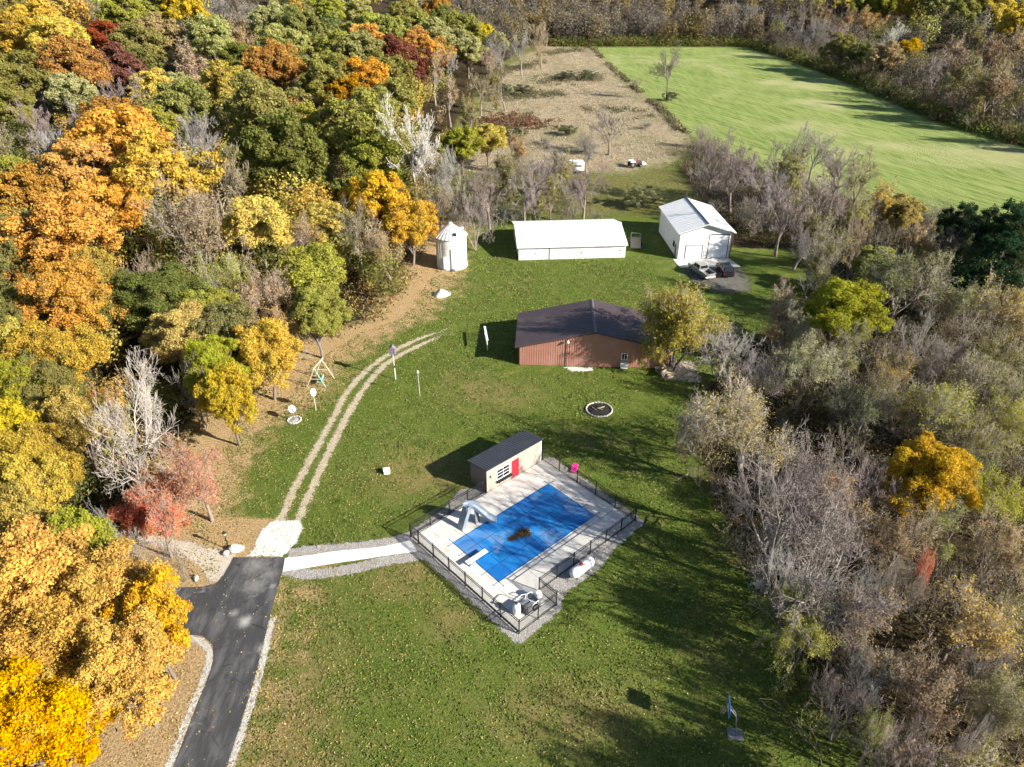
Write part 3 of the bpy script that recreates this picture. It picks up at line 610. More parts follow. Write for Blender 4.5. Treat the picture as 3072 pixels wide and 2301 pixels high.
# ------------------------------------------------------------------ brown barn
bb = thing('brown_barn', 'low wide brown metal barn with dark shallow gable roof', 'barn', (.94, 78.91, 0), R(-2.65))
BW, BD, BE, BP_ = 18.9, 8.6, 3.0, 5.15
def roof_h(x): return BE + (BP_ - BE) * (1 - abs(x - BW / 2) / (BW / 2))
MB().prism([(.03, 0), (BW - .03, 0), (BW - .03, BE - .02), (BW / 2, BP_ - .03), (.03, BE - .02)], 'y', .05, BD - .05).build('wall_frame', DARK_TRIM, bb)
np_ = 21
for i in range(np_):
    x0, x1 = BW * i / np_, BW * (i + 1) / np_; xm = [x0, x1] if not (x0 < BW / 2 < x1) else [x0, BW / 2, x1]
    m = MB().prism([(x0 + .004, .05)] + [(x1 - .004, .05)] + [(min(max(x, x0 + .004), x1 - .004), roof_h(x) - .01) for x in reversed(xm)], 'y', -.02, .045)
    for k in range(3):
        xr_ = x0 + (k + .5) * (x1 - x0) / 3; m.box(xr_ - .035, xr_ + .035, -.055, -.0205, .06, roof_h(xr_) - .05)
    m.build('siding_panel', BROWN_SIDING, bb)
for s, xx in ((0, 0), (1, BW)):
    for i in range(10):
        y0, y1 = .05 + (BD - .1) * i / 10, .05 + (BD - .1) * (i + 1) / 10
        m = MB().box(xx - .045 if not s else xx - .03, xx + .03 if not s else xx + .045, y0 + .004, y1 - .004, .05, BE - .05)
        for k in range(3):
            yr = y0 + (k + .5) * (y1 - y0) / 3; m.box(*((xx - .08, xx - .046) if not s else (xx + .046, xx + .08)), yr - .035, yr + .035, .06, BE - .1)
        m.build('siding_panel', BROWN_SIDING, bb)
for s in (-1, 1):
    xe_ = BW / 2 + s * (BW / 2 + .55); ze = roof_h(BW) - (BP_ - BE) / (BW / 2) * .55
    pts = [(BW / 2 + s * .002, BP_ + .02), (xe_, ze + .02), (xe_, ze + .09), (BW / 2 + s * .002, BP_ + .09)]
    sr = MB().prism(pts, 'y', -.45, BD + .45).build('roof_slope', BROWN_ROOF, bb)
    for k in range(24):
        y = -.42 + k * (BD + .8) / 23
        MB().prism([(BW / 2 + s * .02, BP_ + .091), (xe_, ze + .091), (xe_, ze + .115), (BW / 2 + s * .02, BP_ + .115)], 'y', y - .015, y + .015).build('roof_rib', BROWN_ROOF, sr)
MB().prism([(BW / 2 - .2, BP_ + .085), (BW / 2, BP_ + .145), (BW / 2 + .2, BP_ + .085), (BW / 2, BP_ + .165)], 'y', -.47, BD + .47).build('ridge_cap', surf('grey ridge cap', (.12, .105, .105), .5), bb)
for s in (-1, 1):
    xe_ = BW / 2 + s * (BW / 2 + .55); ze = BE - .13
    MB().prism([(BW / 2 + s * .003, BP_ - .12), (xe_, ze - .12), (xe_, ze + .018), (BW / 2 + s * .003, BP_ + .018)], 'y', -.452, -.40).build('barge_board', BROWN_ROOF, bb)
w_ = MB().box(12.95, 13.75, -.10, -.058, 1.15, 2.15).build('window', WHITE_PAINT, bb)
MB().box(13.05, 13.32, -.115, -.101, 1.25, 2.05).build('pane', GLASS, w_); MB().box(13.38, 13.65, -.115, -.101, 1.25, 2.05).build('pane', GLASS, w_)
MB().box(12.9, 13.8, -.5, -.058, .08, .85).build('white_cabinet', WHITE_PAINT, bb, bevel=.02)
MB().tube([(6.1, -.14, 0), (6.1, -.14, 3.95)], .05, 8).build('conduit_mast', GREY_PLASTIC, bb); MB().lathe([(.05, 3.95), (.18, 3.75), (.2, 3.68), (.08, 3.66)], 12, 0, (6.1, -.42, 0)).build('barn_light', WHITE_PAINT, bb, smooth=True)
MB().tube([(6.1, -.14, 3.9), (6.1, -.42, 3.97)], .025, 6).build('light_arm', GREY_PLASTIC, bb)
# splash stones at the wall foot
ragged_sheet('stone_strip', [(6.6, 78.4), (10.2, 78.25), (10.4, 77.5), (7.6, 77.3)], WGRAVEL, .02, .25, .35)
# ------------------------------------------------------------------ long white shed
ls = thing('long_shed', 'long low white metal shed with sliding door panels', 'shed', (1.12, 114.18, 0), R(3.96))
LW, LD, LE, LP = 18.4, 12.6, 2.45, 4.0
MB().prism([(.04, 0), (LD, 0), (LD, LE - .04), (LD / 2, LP - .06), (.04, LE - .04)], 'x', .05, LW - .05).build('wall_core', WHITE_METAL, ls)
xs_ = [0, 2.75, 5.25, 8.1, 10.65, 13.2, 15.85, LW]
for i, (a, b_) in enumerate(zip(xs_[:-1], xs_[1:])):
    off = -.03 if i % 2 else -.07
    m = MB().box(a + .015, b_ - .015, off - .035, off, .06, LE - .16); k = int((b_ - a) / .45)
    for j in range(1, k + 1):
        x = a + j * (b_ - a) / (k + 1); m.box(x - .018, x + .018, off - .05, off - .0355, .07, LE - .18)
    d_ = m.build('door_panel', WHITE_METAL, ls)
    if i in (1, 4): MB().box(a + .12, a + .2, off - .09, off - .051, 1.0, 1.25).build('door_handle', DARK_TRIM, d_)
MB().box(.1, LW - .1, -.16, -.11, LE - .155, LE - .06).build('door_track', GALV, ls)
MB().box(5.2, 5.32, -.118, -.106, .06, LE - .16).build('door_gap_strip', DARK_TRIM, ls)
MB().cbox((17.5, -.12, 1.35), (.3, .04, .2)).build('wall_sign', GREY_PLASTIC, ls)
for s in (0, 1):
    y0, y1 = (-.35, LD / 2 - .002) if not s else (LD / 2 + .002, LD + .35); ze = LE - (LP - LE) / (LD / 2) * .35
    pts = [(y0, ze), (y1, LP), (y1, LP + .07), (y0, ze + .07)] if not s else [(y0, LP), (y1, ze), (y1, ze + .07), (y0, LP + .07)]
    sr = MB().prism(pts, 'x', -.3, LW + .3).build('roof_slope', WHITE_ROOF, ls)
    if not s:
        for k in range(21):
            x = -.25 + k * (LW + .5) / 20; MB().prism([(y0, ze + .071), (y1, LP + .071), (y1, LP + .09), (y0, ze + .09)], 'x', x - .02, x + .02).build('roof_rib', WHITE_ROOF, sr)
MB().box(-.3, LW + .3, -.42, -.355, LE - .2, LE - .06).build('gutter', GALV, ls)
MB().prism([(LD / 2 - .2, LP + .06), (LD / 2, LP + .12), (LD / 2 + .2, LP + .06), (LD / 2, LP + .15)], 'x', -.31, LW + .31).build('ridge_cap', WHITE_METAL, ls)
# ------------------------------------------------------------------ white gabled shed
ws = thing('gabled_shed', 'tall white metal shed with two overhead doors and gable front', 'shed', (28.35, 114.75, 0), R(3.2))
WW, WD, WE, WP = 9.0, 13.6, 4.75, 6.2
MB().prism([(0, 0), (WW, 0), (WW, WE - .03), (WW / 2, WP - .04), (0, WE - .03)], 'y', .02, WD).build('wall_core', WHITE_METAL, ws)
for i in range(15):
    m = MB().box(-.035, -.003, WD * i / 15 + .015, WD * (i + 1) / 15 - .015, .05, WE - .1); m.box(-.055, -.0355, WD * (i + .5) / 15 - .03, WD * (i + .5) / 15 + .03, .06, WE - .12); m.build('siding_panel', WHITE_METAL, ws)
def wsh(x): return WE + (WP - WE) * (1 - abs(x - WW / 2) / (WW / 2))
for i in range(10):
    x0, x1 = .9 * i, .9 * (i + 1); z0 = 2.5 if 1.2 < (x0 + x1) / 2 < 4.3 else (4.35 if 5.0 < (x0 + x1) / 2 < 8.6 else .05)
    xm = [x0 + .012, x1 - .012] if not (x0 < WW / 2 < x1) else [x0 + .012, WW / 2, x1 - .012]
    MB().prism([(x0 + .012, z0), (x1 - .012, z0)] + [(x, wsh(x) - .06) for x in reversed(xm)], 'y', -.03, .017).build('siding_panel', WHITE_METAL, ws)
DOOR_W = surf('door white', (.80, .82, .85), .35, .04, 1.5, .5, dirt=(.45, .58, .8), dirt_amt=.5, dirt_scale=.9)
def overhead(x0, x1, h, n, mat):
    d_ = MB().box(x0 - .1, x0, -.06, .016, .02, h + .1).box(x1, x1 + .1, -.06, .016, .02, h + .1).box(x0 + .001, x1 - .001, -.06, .016, h, h + .1).build('overhead_door', DARK_TRIM if n > 5 else GREY_PLASTIC, ws)
    for k in range(n): MB().box(x0 + .004, x1 - .004, -.005, .018, .02 + h * k / n + .008, .02 + h * (k + 1) / n - .03).build('door_section', mat, d_, bevel=.006)
overhead(1.35, 4.15, 2.4, 4, WHITE_PAINT); overhead(5.15, 8.45, 4.2, 7, DOOR_W)
MB().prism([(.55, .85), (.55, 2.95), (1.35, 2.95), (1.35, .85)], 'x', -.09, -.056).build('door', WHITE_PAINT, ws)
w_ = MB().box(-.09, -.056, 2.3, 3.3, 1.2, 2.2).build('window', DARK_TRIM, ws)
for k in range(2): MB().box(-.1, -.091, 2.36 + k * .47, 2.78 + k * .47, 1.26, 2.14).build('pane', GLASS, w_)
MB().box(-.093, -.056, .9, 1.85, .05, 2.1).build('side_door', GREY_PLASTIC, ws)
for s in (0, 1):
    xa = -.45 if not s else WW + .45; ze = WE - (WP - WE) / (WW / 2) * .45
    xr2 = WW / 2 - .002 if not s else WW / 2 + .002
    sr = MB().prism([(xa, ze), (xr2, WP), (xr2, WP + .08), (xa, ze + .08)], 'y', -.55, WD + .35).build('roof_slope', WHITE_ROOF, ws)
    for k in range(16):
        y = -.5 + k * (WD + .8) / 15; MB().prism([(xa, ze + .081), (xr2, WP + .081), (xr2, WP + .1), (xa, ze + .1)], 'y', y - .02, y + .02).build('roof_rib', WHITE_ROOF, sr)
    MB().prism([(xa, ze - .16), (xr2, WP - .16), (xr2, WP - .005), (xa, ze - .005)], 'y', -.553, -.50).build('barge_board', GREY_PLASTIC, ws)
MB().prism([(WW / 2 - .24, WP + .075), (WW / 2, WP + .15), (WW / 2 + .24, WP + .075), (WW / 2, WP + .18)], 'y', -.56, WD + .36).build('ridge_cap', surf('blue grey ridge', (.10, .115, .15), .5), ws)
MB().box(-.045, .06, -.05, -.031, .03, WE - .1).build('corner_trim', GREY_PLASTIC, ws); MB().box(WW - .06, WW + .045, -.05, -.031, .03, WE - .1).build('corner_trim', RED_PAINT, ws)
MB().tube([(WW + .1, -.12, 0), (WW + .1, -.12, 4.4)], .05, 8).build('downspout', GREY_PLASTIC, ws)
flat_sheet('concrete_apron', [(27.6, 114.62), (37.35, 115.05), (38.3, 111.3), (28.1, 111.0)], CONC, -.02, .05)
# ------------------------------------------------------------------ grain bin
gb = thing('grain_bin', 'round white grain bin with ribbed conical roof beside the wood', 'grain bin', (-10.1, 112.2, 0))
prof = []; z = .05
while z < 5.3: prof += [(2.5, z), (2.535, z + .06)]; z += .12
MB().lathe(prof + [(2.5, 5.3)], 40).build('wall', surf('bin wall metal', (.72, .72, .71), .45, .06, 1, .4, dirt=(.5, .46, .42), dirt_amt=.4, dirt_scale=.5), gb, smooth=False)
MB().lathe([(2.7, -.05), (2.7, .1), (2.52, .12)], 40).build('foundation', CONC, gb)
pm = MB(); a_ = math.pi / 26
pm.add([(.3 * math.cos(-a_), .3 * math.sin(-a_), 7.15), (2.72 * math.cos(-a_), 2.72 * math.sin(-a_), 5.25), (2.72 * math.cos(a_), 2.72 * math.sin(a_), 5.25), (.3 * math.cos(a_), .3 * math.sin(a_), 7.15),
        (.3 * math.cos(a_), .3 * math.sin(a_), 7.22), (2.73 * math.cos(a_), 2.73 * math.sin(a_), 5.36), (2.73 * math.cos(a_ * .8), 2.73 * math.sin(a_ * .8), 5.26), (.3 * math.cos(a_ * .6), .3 * math.sin(a_ * .6), 7.16)],
       [(0, 1, 2, 3), (4, 5, 6, 7), (3, 2, 5, 4)])
rp = pm.build('roof_panel', GALV, gb)
for k in range(1, 26): child_copy(rp, gb, (0, 0, 0), (0, 0, 2 * math.pi * k / 26))
MB().lathe([(.34, 7.1), (.36, 7.3), (.3, 7.38), (.05, 7.5)], 16).build('roof_cap', GALV, gb, smooth=True)
MB().box(.55, 1.05, -2.0, -1.5, 5.75, 6.12).build('roof_hatch', DARK_TRIM, gb)
MB().lathe([(.3, 0), (.3, .35), (.15, .42)], 12, 0, (1.8, .9, 5.95)).build('roof_vent', GALV, gb, smooth=True)
d_ = MB().box(-1.15, -.45, -2.56, -2.30, .3, 2.3).build('door', WHITE_METAL, gb); MB().box(-.62, -.55, -2.62, -2.561, 1.2, 1.4).build('handle', DARK_TRIM, d_)
MB().tube([(.5, -2.75, .1), (.45, -2.72, 3.9)], .07, 8).build('unload_pipe', WHITE_METAL, gb); MB().box(.2, .75, -3.05, -2.55, 0, .35).build('auger_box', GREY_PLASTIC, gb)
for s in (0, .32): MB().tube([(-1.9 + s, -1.95 - s * .4, .1), (-1.9 + s, -1.95 - s * .4, 5.2)], .025, 6).build('ladder_rail', GALV, gb)
# ------------------------------------------------------------------ small structures on the lawn
md = MB(); rng = np.random.default_rng(8); n = 28; rings = 9
vv = [(0, 0, .95)]; ff_ = []
for j in range(1, rings + 1):
    for k in range(n):
        a = 2 * math.pi * k / n; t = j / rings; r = 1.35 * t * (1 + .12 * math.sin(3 * a + 1) + .06 * rng.normal()); vv.append((r * math.cos(a), r * .9 * math.sin(a), max(-.02, .95 * (1 - t ** 1.25) + .03 * rng.normal() * (t < 1))))
for k in range(n): ff_.append((0, 1 + k, 1 + (k + 1) % n))
for j in range(rings - 1):
    for k in range(n): ff_.append((1 + j * n + k, 1 + (j + 1) * n + k, 1 + (j + 1) * n + (k + 1) % n, 1 + j * n + (k + 1) % n))
tag(MB().add(vv, ff_).build('sand_pile', SANDPILE, None, (-10.9, 100.3, 0), 0, True), 'pale mound of sand below the grain bin', 'sand pile')
def rock_mesh(name, seed, sx, sy, sz):
    bm = bmesh.new(); bmesh.ops.create_icosphere(bm, subdivisions=2, radius=1); g = np.random.default_rng(seed)
    ks = g.normal(size=(6, 3)); ph_ = g.uniform(0, 6, 6)
    for v in bm.verts:
        f_ = 1 + sum(.07 * math.sin(float(np.dot(ks[i], v.co)) * 2.2 + ph_[i]) for i in range(6)); v.co = Vector((v.co.x * sx, v.co.y * sy, v.co.z * sz)) * f_
        if v.co.z < -.45 * sz: v.co.z = -.45 * sz
    me = bpy.data.meshes.new(name); bm.to_mesh(me); bm.free(); return me
def rock(name, seed, s, mat, loc, rz, parent=None):
    me = rock_mesh(name, seed, *s); me.materials.append(mat); return link(name, me, parent, loc, rz)
fp = thing('fire_pit', 'round stone fire pit ring with dark ash on the lawn', 'fire pit', (10.15, 68.58, 0))
MB().lathe([(1.38, .03), (1.1, .07), (.6, .12), (.02, .16)], 28, 0, (0, 0, 0), 'z').build('ash_bed', ASH, fp)
st = [rock_mesh('stone', 30 + i, .2, .11, .13) for i in range(3)]
for me in st: me.materials.append(PITSTONE)
for k in range(25):
    a = 2 * math.pi * k / 25; link('stone', st[k % 3], fp, (1.5 * math.cos(a), 1.5 * math.sin(a), .08), a + math.pi / 2 + .2 * math.sin(k * 7))
random.seed(12)
for k in range(9):
    a = random.uniform(0, 6.28); r = random.uniform(0, .9); t = random.uniform(0, 3.14); c_ = Vector((r * math.cos(a), r * math.sin(a), .2)); d_ = Vector((math.cos(t), math.sin(t), random.uniform(-.1, .25))) * .4
    MB().tube([c_ - d_, c_ + d_], random.uniform(.04, .08), 7).build('charred_log', ASH if k % 3 else WOOD, fp)
tag(rock('boulder', 3, (.62, .36, .42), STONE, (-24.75, 46.15, .16), R(12)), 'large pale boulder beside the lamp post at the drive end', 'boulder')
tag(rock('boulder', 5, (.34, .28, .26), GREYSTONE, (-25.5, 45.65, .1), 1), 'small dark grey boulder left of the lamp post', 'boulder')
tag(rock('boulder', 6, (.3, .24, .24), GREYSTONE, (-27.05, 42.75, .1), 2), 'grey rock in the leaves by the drive bay corner', 'boulder')
f = thing('lamp_post', 'black lamp post with glass lantern at the drive end', 'lamp post', (-25.45, 46.2, 0))
MB().lathe([(.14, 0), (.14, .08), (.06, .14), (.045, .3), (.04, 1.7), (.07, 1.74)], 12).build('post', BLACK_METAL, f, smooth=True)
MB().lathe([(.09, 1.75), (.14, 2.05)], 8).build('lantern_glass', surf('lantern glass', (.5, .52, .52), .15, .1, 3, .6), f)
m = MB()
for k in range(4):
    a = math.pi / 4 + k * math.pi / 2; m.tube([(.1 * math.cos(a), .1 * math.sin(a), 1.74), (.155 * math.cos(a), .155 * math.sin(a), 2.06)], .012, 5)
m.build('lantern_frame', BLACK_METAL, f); MB().lathe([(.2, 2.06), (.17, 2.1), (.06, 2.2), (.03, 2.28)], 8).build('lantern_cap', BLACK_METAL, f)
pls = [(-19.2, 46.15), (-17.6, 46.45), (-15.9, 46.75), (-13.9, 47.0), (-12.0, 47.5), (-27.6, 47.1)]
plab = ['nearest the asphalt drive', 'second from the drive', 'third from the drive', 'fourth from the drive', 'nearest the pool', None]
for i, (x, y) in enumerate(pls):
    f = thing('path_light', f'low black hooked path light beside white path, {plab[i]}' if plab[i] else 'low black hooked path light left of the boulder', 'path light', (x, y, 0), .3 * i, 'path lights')
    MB().tube(smooth_line([(0, 0, 0), (0, 0, .45), (.04, 0, .58), (.16, 0, .6), (.22, 0, .5)], 3), .014, 6).build('hook', BLACK_METAL, f)
    MB().lathe([(.03, .5), (.09, .42), (.095, .4), (.02, .39)], 10, 0, (.22, 0, 0)).build('shade', BLACK_METAL, f)
# swing set
f = thing('swing_set', 'pale timber A-frame swing set with green seat on leaf litter', 'swing set', (-23.6, 74.5, 0))
A1, A2 = Vector((.15, 1.15, 2.75)), Vector((-.2, -1.15, 2.75))
for a, feet in ((A1, [(1.4, 1.1, 0), (-1.1, 1.3, 0)]), (A2, [(.85, -1.1, 0), (-1.55, -.95, 0)])):
    for i, ft in enumerate(feet): MB().tube([ft, a], .055, 6).build('leg', GREENP if (i == 0 and a is A2) else PALEWOOD, f)
    MB().tube([Vector(feet[0]).lerp(a, .45), Vector(feet[1]).lerp(a, .45)], .04, 6).build('cross_brace', PALEWOOD, f)
MB().tube([A1 + Vector((.1, .3, .02)), A2 + Vector((-.1, -.3, .02))], .065, 6).build('top_beam', PALEWOOD, f)
for s in (-.5, .5): MB().tube([A1.lerp(A2, .5 + s * .5) + Vector((.0, 0, 0)), Vector((0, -s * .9, .62))], .015, 5).build('chain', GREY_PLASTIC, f)
MB().box(-.25, .25, -.7, .7, .52, .58).box(.22, .28, -.7, .7, .58, .95).build('swing_seat', GREENP, f, bevel=.01)
def dish(name, label, loc, H, aim, rad, base):
    f = thing(name, label, 'satellite dish', loc)
    MB().tube([(0, 0, 0), (0, 0, H)], .045, 8).build('mast', POLE_GREY if not base else GREY_PLASTIC, f)
    q = Vector(aim).to_track_quat('Z', 'Y').to_matrix(); m = MB(); n = 20; vv = [q @ Vector((0, 0, 0))]; 
    for j in range(1, 5):
        for k in range(n):
            r = rad * j / 4; a = 2 * math.pi * k / n; vv.append(q @ Vector((r * math.cos(a), r * math.sin(a) * 1.1, .45 * r * r)))
    nv = len(vv); vv = vv + [v - q @ Vector((0, 0, .03)) for v in vv]
    fs = [(0, 1 + k, 1 + (k + 1) % n) for k in range(n)] + [(1 + j * n + k, 1 + (j + 1) * n + k, 1 + (j + 1) * n + (k + 1) % n, 1 + j * n + (k + 1) % n) for j in range(3) for k in range(n)]
    fs2 = [tuple(i + nv for i in reversed(x)) for x in fs] + [(1 + 3 * n + k, 1 + 3 * n + (k + 1) % n, nv + 1 + 3 * n + (k + 1) % n, nv + 1 + 3 * n + k) for k in range(n)]
    o = m.add(vv, fs + fs2).build('reflector', surf('dish grey', (.36, .40, .46), .4, .1, 3, .4) if base else WHITE_PAINT, f, smooth=True); o.location = (0, 0, H)
    MB().tube([(0, 0, H), Vector((0, 0, H)) + q @ Vector((0, -rad * .9, .1)), Vector((0, 0, H)) + q @ Vector((0, -.1, rad * 1.1))], .018, 5).build('feed_arm', GREY_PLASTIC, f)
    if base:
        for k in range(13):
            a = 2 * math.pi * k / 13; link('stone', st[k % 3], f, (.72 * math.cos(a), .72 * math.sin(a), .07), a + 1.5)
        MB().lathe([(.62, .02), (.3, .1), (.02, .12)], 16).build('gravel_fill', GREYSTONE, f)
dish('satellite_dish', 'grey satellite dish on short post inside a stone ring', (-24.82, 66.46, 0), 1.55, (.35, -.6, .72), .42, True)
dish('satellite_dish', 'white edge-on satellite dish on a taller pole near swing set', (-22.83, 68.51, 0), 2.5, (.85, -.42, .3), .42, False)
f = thing('martin_house_pole', 'pale pole carrying a mauve-grey birdhouse beside the dirt track', 'birdhouse pole', (-14.54, 75.46, 0))
MB().tube([(0, 0, 0), (-.03, 0, 4.0)], [.085, .065], 8).build('pole', POLE_GREY, f, smooth=True)
h_ = MB().box(-.3, .3, -.24, .24, 3.75, 4.45).build('house', MARTIN, f)
MB().prism([(-.4, 4.45), (.4, 4.45), (0, 4.78)], 'y', -.32, .32).build('house_roof', MARTIN, h_); MB().box(-.42, .42, -.34, .34, 3.7, 3.748).build('ledge', MARTIN, h_)
for i in range(2):
    for j in range(2): MB().lathe([(.05, 0), (.05, .012)], 10, 0, (-.14 + i * .28, -.252, 3.93 + j * .3), 'y').build('entrance_hole', DARK_TRIM, h_)
MB().box(-.02, .1, -.12, -.08, 1.7, 2.0).build('crank_box', DARK_PLASTIC, f)
f = thing('gourd_pole', 'thin white pole with small white gourd top on the lawn', 'pole', (-11.02, 71.38, 0))
MB().tube([(0, 0, 0), (-.05, 0, 3.35)], .022, 6).build('pole', WHITE_PAINT, f); MB().lathe([(.03, 3.3), (.13, 3.38), (.15, 3.48), (.09, 3.6), (.03, 3.68)], 12, 0, (-.05, 0, 0)).build('gourd', WHITE_PAINT, f, smooth=True)
f = thing('board_frame', 'white board on three posts in the barn shadow', 'board frame', (-3.5, 84.5, 0), R(7))
for y in (-1.8, 0, 1.8): MB().box(-.05, .05, y - .05, y + .05, 0, 1.6).build('post', WHITE_PAINT, f)
MB().box(-.14, .14, -2.0, 2.0, 1.601, 1.72).build('top_board', WHITE_PAINT, f, bevel=.01)
# basketball hoop
f = thing('basketball_hoop', 'blue backboard basketball hoop on a pole by the right wood', 'basketball hoop', (14.95, 28.75, 0), R(170))
MB().box(-.95, .1, -.4, .4, 0, .16).build('base', GREY_PLASTIC, f, bevel=.04)
for s in (-1, 1): MB().tube([(-.5, s * .18, .15), (-.15, s * .12, 2.2), (.35, s * .12, 2.95)], .04, 8).build('pole', GREY_PLASTIC, f)
bd = MB().box(.42, .47, -.62, .62, 2.55, 3.4).build('backboard', BLUEBOARD, f, bevel=.01); MB().box(.471, .478, -.28, .28, 2.66, 3.05).build('target_frame', WHITE_PAINT, bd)
rim = [(.75 + .23 * math.cos(a), .23 * math.sin(a), 2.75) for a in np.linspace(0, 2 * math.pi, 17)]
MB().tube(rim, .014, 6, 0, False).box(.478, .54, -.07, .07, 2.7, 2.77).build('rim', ORANGE_RIM, f)
m = MB()
for k in range(10):
    a = 2 * math.pi * k / 10
    for d_ in (-.5, .5): m.tube([(.75 + .23 * math.cos(a), .23 * math.sin(a), 2.74), (.75 + .13 * math.cos(a + d_), .13 * math.sin(a + d_), 2.35)], .008, 4)
m.build('net', NET, f)
# wood pile by the barn
wp = thing('wood_pile', 'heap of weathered logs at the right end of brown barn', 'wood pile', (19.3, 76.9, 0), R(25))
random.seed(3)
lg = MB().lathe([(.13, -.75), (.14, 0), (.12, .75)], 9, 0, (0, 0, 0), 'x').build('log', WOOD, wp, (0, 0, .13))
lay = [(0, 9), (1, 8), (2, 6), (3, 4)]
for l_, n_ in lay:
    for k in range(n_):
        child_copy(lg, wp, (random.uniform(-.5, .5), (k - n_ / 2) * .29, .14 + l_ * .24), (random.uniform(-.2, .2), random.uniform(-.12, .12), random.uniform(-.4, .4)))
# ------------------------------------------------------------------ vehicles
def wheel(par, x, y, r=.38, w=.26):
    t = MB().lathe([(r * .6, -w / 2), (r * .92, -w / 2), (r, -w * .3), (r, w * .3), (r * .92, w / 2), (r * .6, w / 2)], 20, 0, (0, 0, 0), 'y').build('wheel', RUBBER, par, (x, y, r), smooth=True)
    MB().lathe([(.04, -w * .52), (r * .5, -w * .5), (r * .6, -w * .42), (r * .6, w * .42), (r * .5, w * .5), (.04, w * .52)], 14, 0, (0, 0, 0), 'y').build('rim', CHROME, t, smooth=True)
def loft(stations, prof_fn, name, mat, par, bevel=0):
    P = [prof_fn(*s) for s in stations]; n = len(P[0]); vv = [q for r_ in P for q in r_]
    fs = [(i * n + k, i * n + (k + 1) % n, (i + 1) * n + (k + 1) % n, (i + 1) * n + k) for i in range(len(P) - 1) for k in range(n)] + [tuple(range(n)), tuple((len(P) - 1) * n + k for k in range(n))]
    return MB().add(vv, fs).build(name, mat, par, smooth=True, bevel=bevel)
tk = thing('pickup_truck', 'silver pickup truck with open bed parked before the white shed', 'pickup truck', (30.95, 108.3, .012), R(109))
def sec(x, w0, w1, z0, z1): return [(x, -w0, z0), (x, -w1 - .02, (z0 + z1) * .5), (x, -w1, z1), (x, w1, z1), (x, w1 + .02, (z0 + z1) * .5), (x, w0, z0)]
loft([(-.75, .93, .95, .45, 1.12), (1.2, .95, .95, .42, 1.14), (1.5, .95, .93, .42, 1.15), (2.6, .93, .86, .45, 1.08), (2.85, .86, .78, .5, .95)], sec, 'body', STEEL_GREY, tk)
loft([(-.72, .86, .86, 1.141, 1.3), (-.6, .84, .72, 1.141, 1.82), (.85, .84, .72, 1.141, 1.84), (1.45, .86, .84, 1.151, 1.2)], sec, 'cab', STEEL_GREY, tk)
for s in (-1, 1):
    MB().add([(-.5, s * .83, 1.25), (.2, s * .83, 1.25), (.18, s * .762, 1.72), (-.45, s * .762, 1.72)], [(0, 1, 2, 3)]).build('side_window', GLASS, tk); MB().add([(.28, s * .83, 1.25), (1.1, s * .835, 1.25), (.8, s * .765, 1.72), (.26, s * .762, 1.72)], [(0, 1, 2, 3)]).build('side_window', GLASS, tk)
MB().add([(-.735, -.7, 1.28), (-.735, .7, 1.28), (-.635, .62, 1.72), (-.635, -.62, 1.72)], [(0, 1, 2, 3)]).build('rear_window', GLASS, tk)
MB().add([(1.36, -.74, 1.26), (1.36, .74, 1.26), (.93, .66, 1.75), (.93, -.66, 1.75)], [(0, 1, 2, 3)]).build('windscreen', GLASS, tk)
bed = MB().box(-2.75, -.76, -.95, -.85, .5, 1.16).box(-2.75, -.76, .85, .95, .5, 1.16).box(-2.748, -.76, -.849, .849, .5, .68).box(-2.82, -2.751, -.94, .94, .5, 1.15).build('bed', STEEL_GREY, tk, bevel=.015)
MB().box(-2.7, -.8, -.84, .84, .681, .7).build('bed_liner', DARK_PLASTIC, bed)
MB().box(-2.95, -2.825, -.9, .9, .42, .58).build('bumper', CHROME, tk, bevel=.02)
for s in (-1, 1): MB().box(-2.835, -2.821, s * .86 - .07, s * .86 + .07, .75, 1.08).build('tail_light', LAMP_RED, tk)
for x in (-1.75, 1.75):
    for s in (-1, 1): wheel(tk, x, s * .84)
for s in (-1, 1): MB().cbox((1.15, s * 1.06, 1.28), (.12, .18, .2)).build('mirror', DARK_PLASTIC, tk, bevel=.02)
sv_ = thing('suv', 'black SUV parked beside the silver pickup at the white shed', 'suv', (34.9, 108.6, .012), R(92))
loft([(-2.3, .86, .88, .45, 1.0), (-2.1, .93, .93, .4, 1.1), (1.2, .93, .93, .4, 1.1), (2.2, .9, .85, .42, 1.0), (2.4, .8, .75, .5, .9)], sec, 'body', BLACK_PAINT, sv_)
loft([(-2.2, .88, .84, 1.08, 1.15), (-1.95, .86, .72, 1.08, 1.72), (.4, .86, .72, 1.08, 1.75), (1.15, .88, .84, 1.09, 1.14)], sec, 'cabin', BLACK_PAINT, sv_)
MB().add([(-2.2, -.72, 1.2), (-2.2, .72, 1.2), (-2.0, .64, 1.64), (-2.0, -.64, 1.64)], [(0, 1, 2, 3)]).build('rear_window', GLASS, sv_); MB().add([(1.05, -.74, 1.19), (1.05, .74, 1.19), (.5, .66, 1.68), (.5, -.66, 1.68)], [(0, 1, 2, 3)]).build('windscreen', GLASS, sv_)
for s in (-1, 1):
    for xa in (-1.7, -.7, .25): MB().add([(xa, s * .862, 1.2), (xa + .8, s * .862, 1.2), (xa + .7, s * .775, 1.62), (xa + .08, s * .775, 1.62)], [(0, 1, 2, 3)]).build('side_window', GLASS, sv_)
    MB().box(-2.33, -2.3, s * .78 - .08, s * .78 + .08, .8, 1.02).build('tail_light', LAMP_RED, sv_)
for x in (-1.4, 1.45):
    for s in (-1, 1): wheel(sv_, x, s * .83)
tr = thing('flatbed_trailer', 'grey flatbed trailer between the long shed and gabled shed', 'trailer', (22.1, 121.0, 0), R(82))
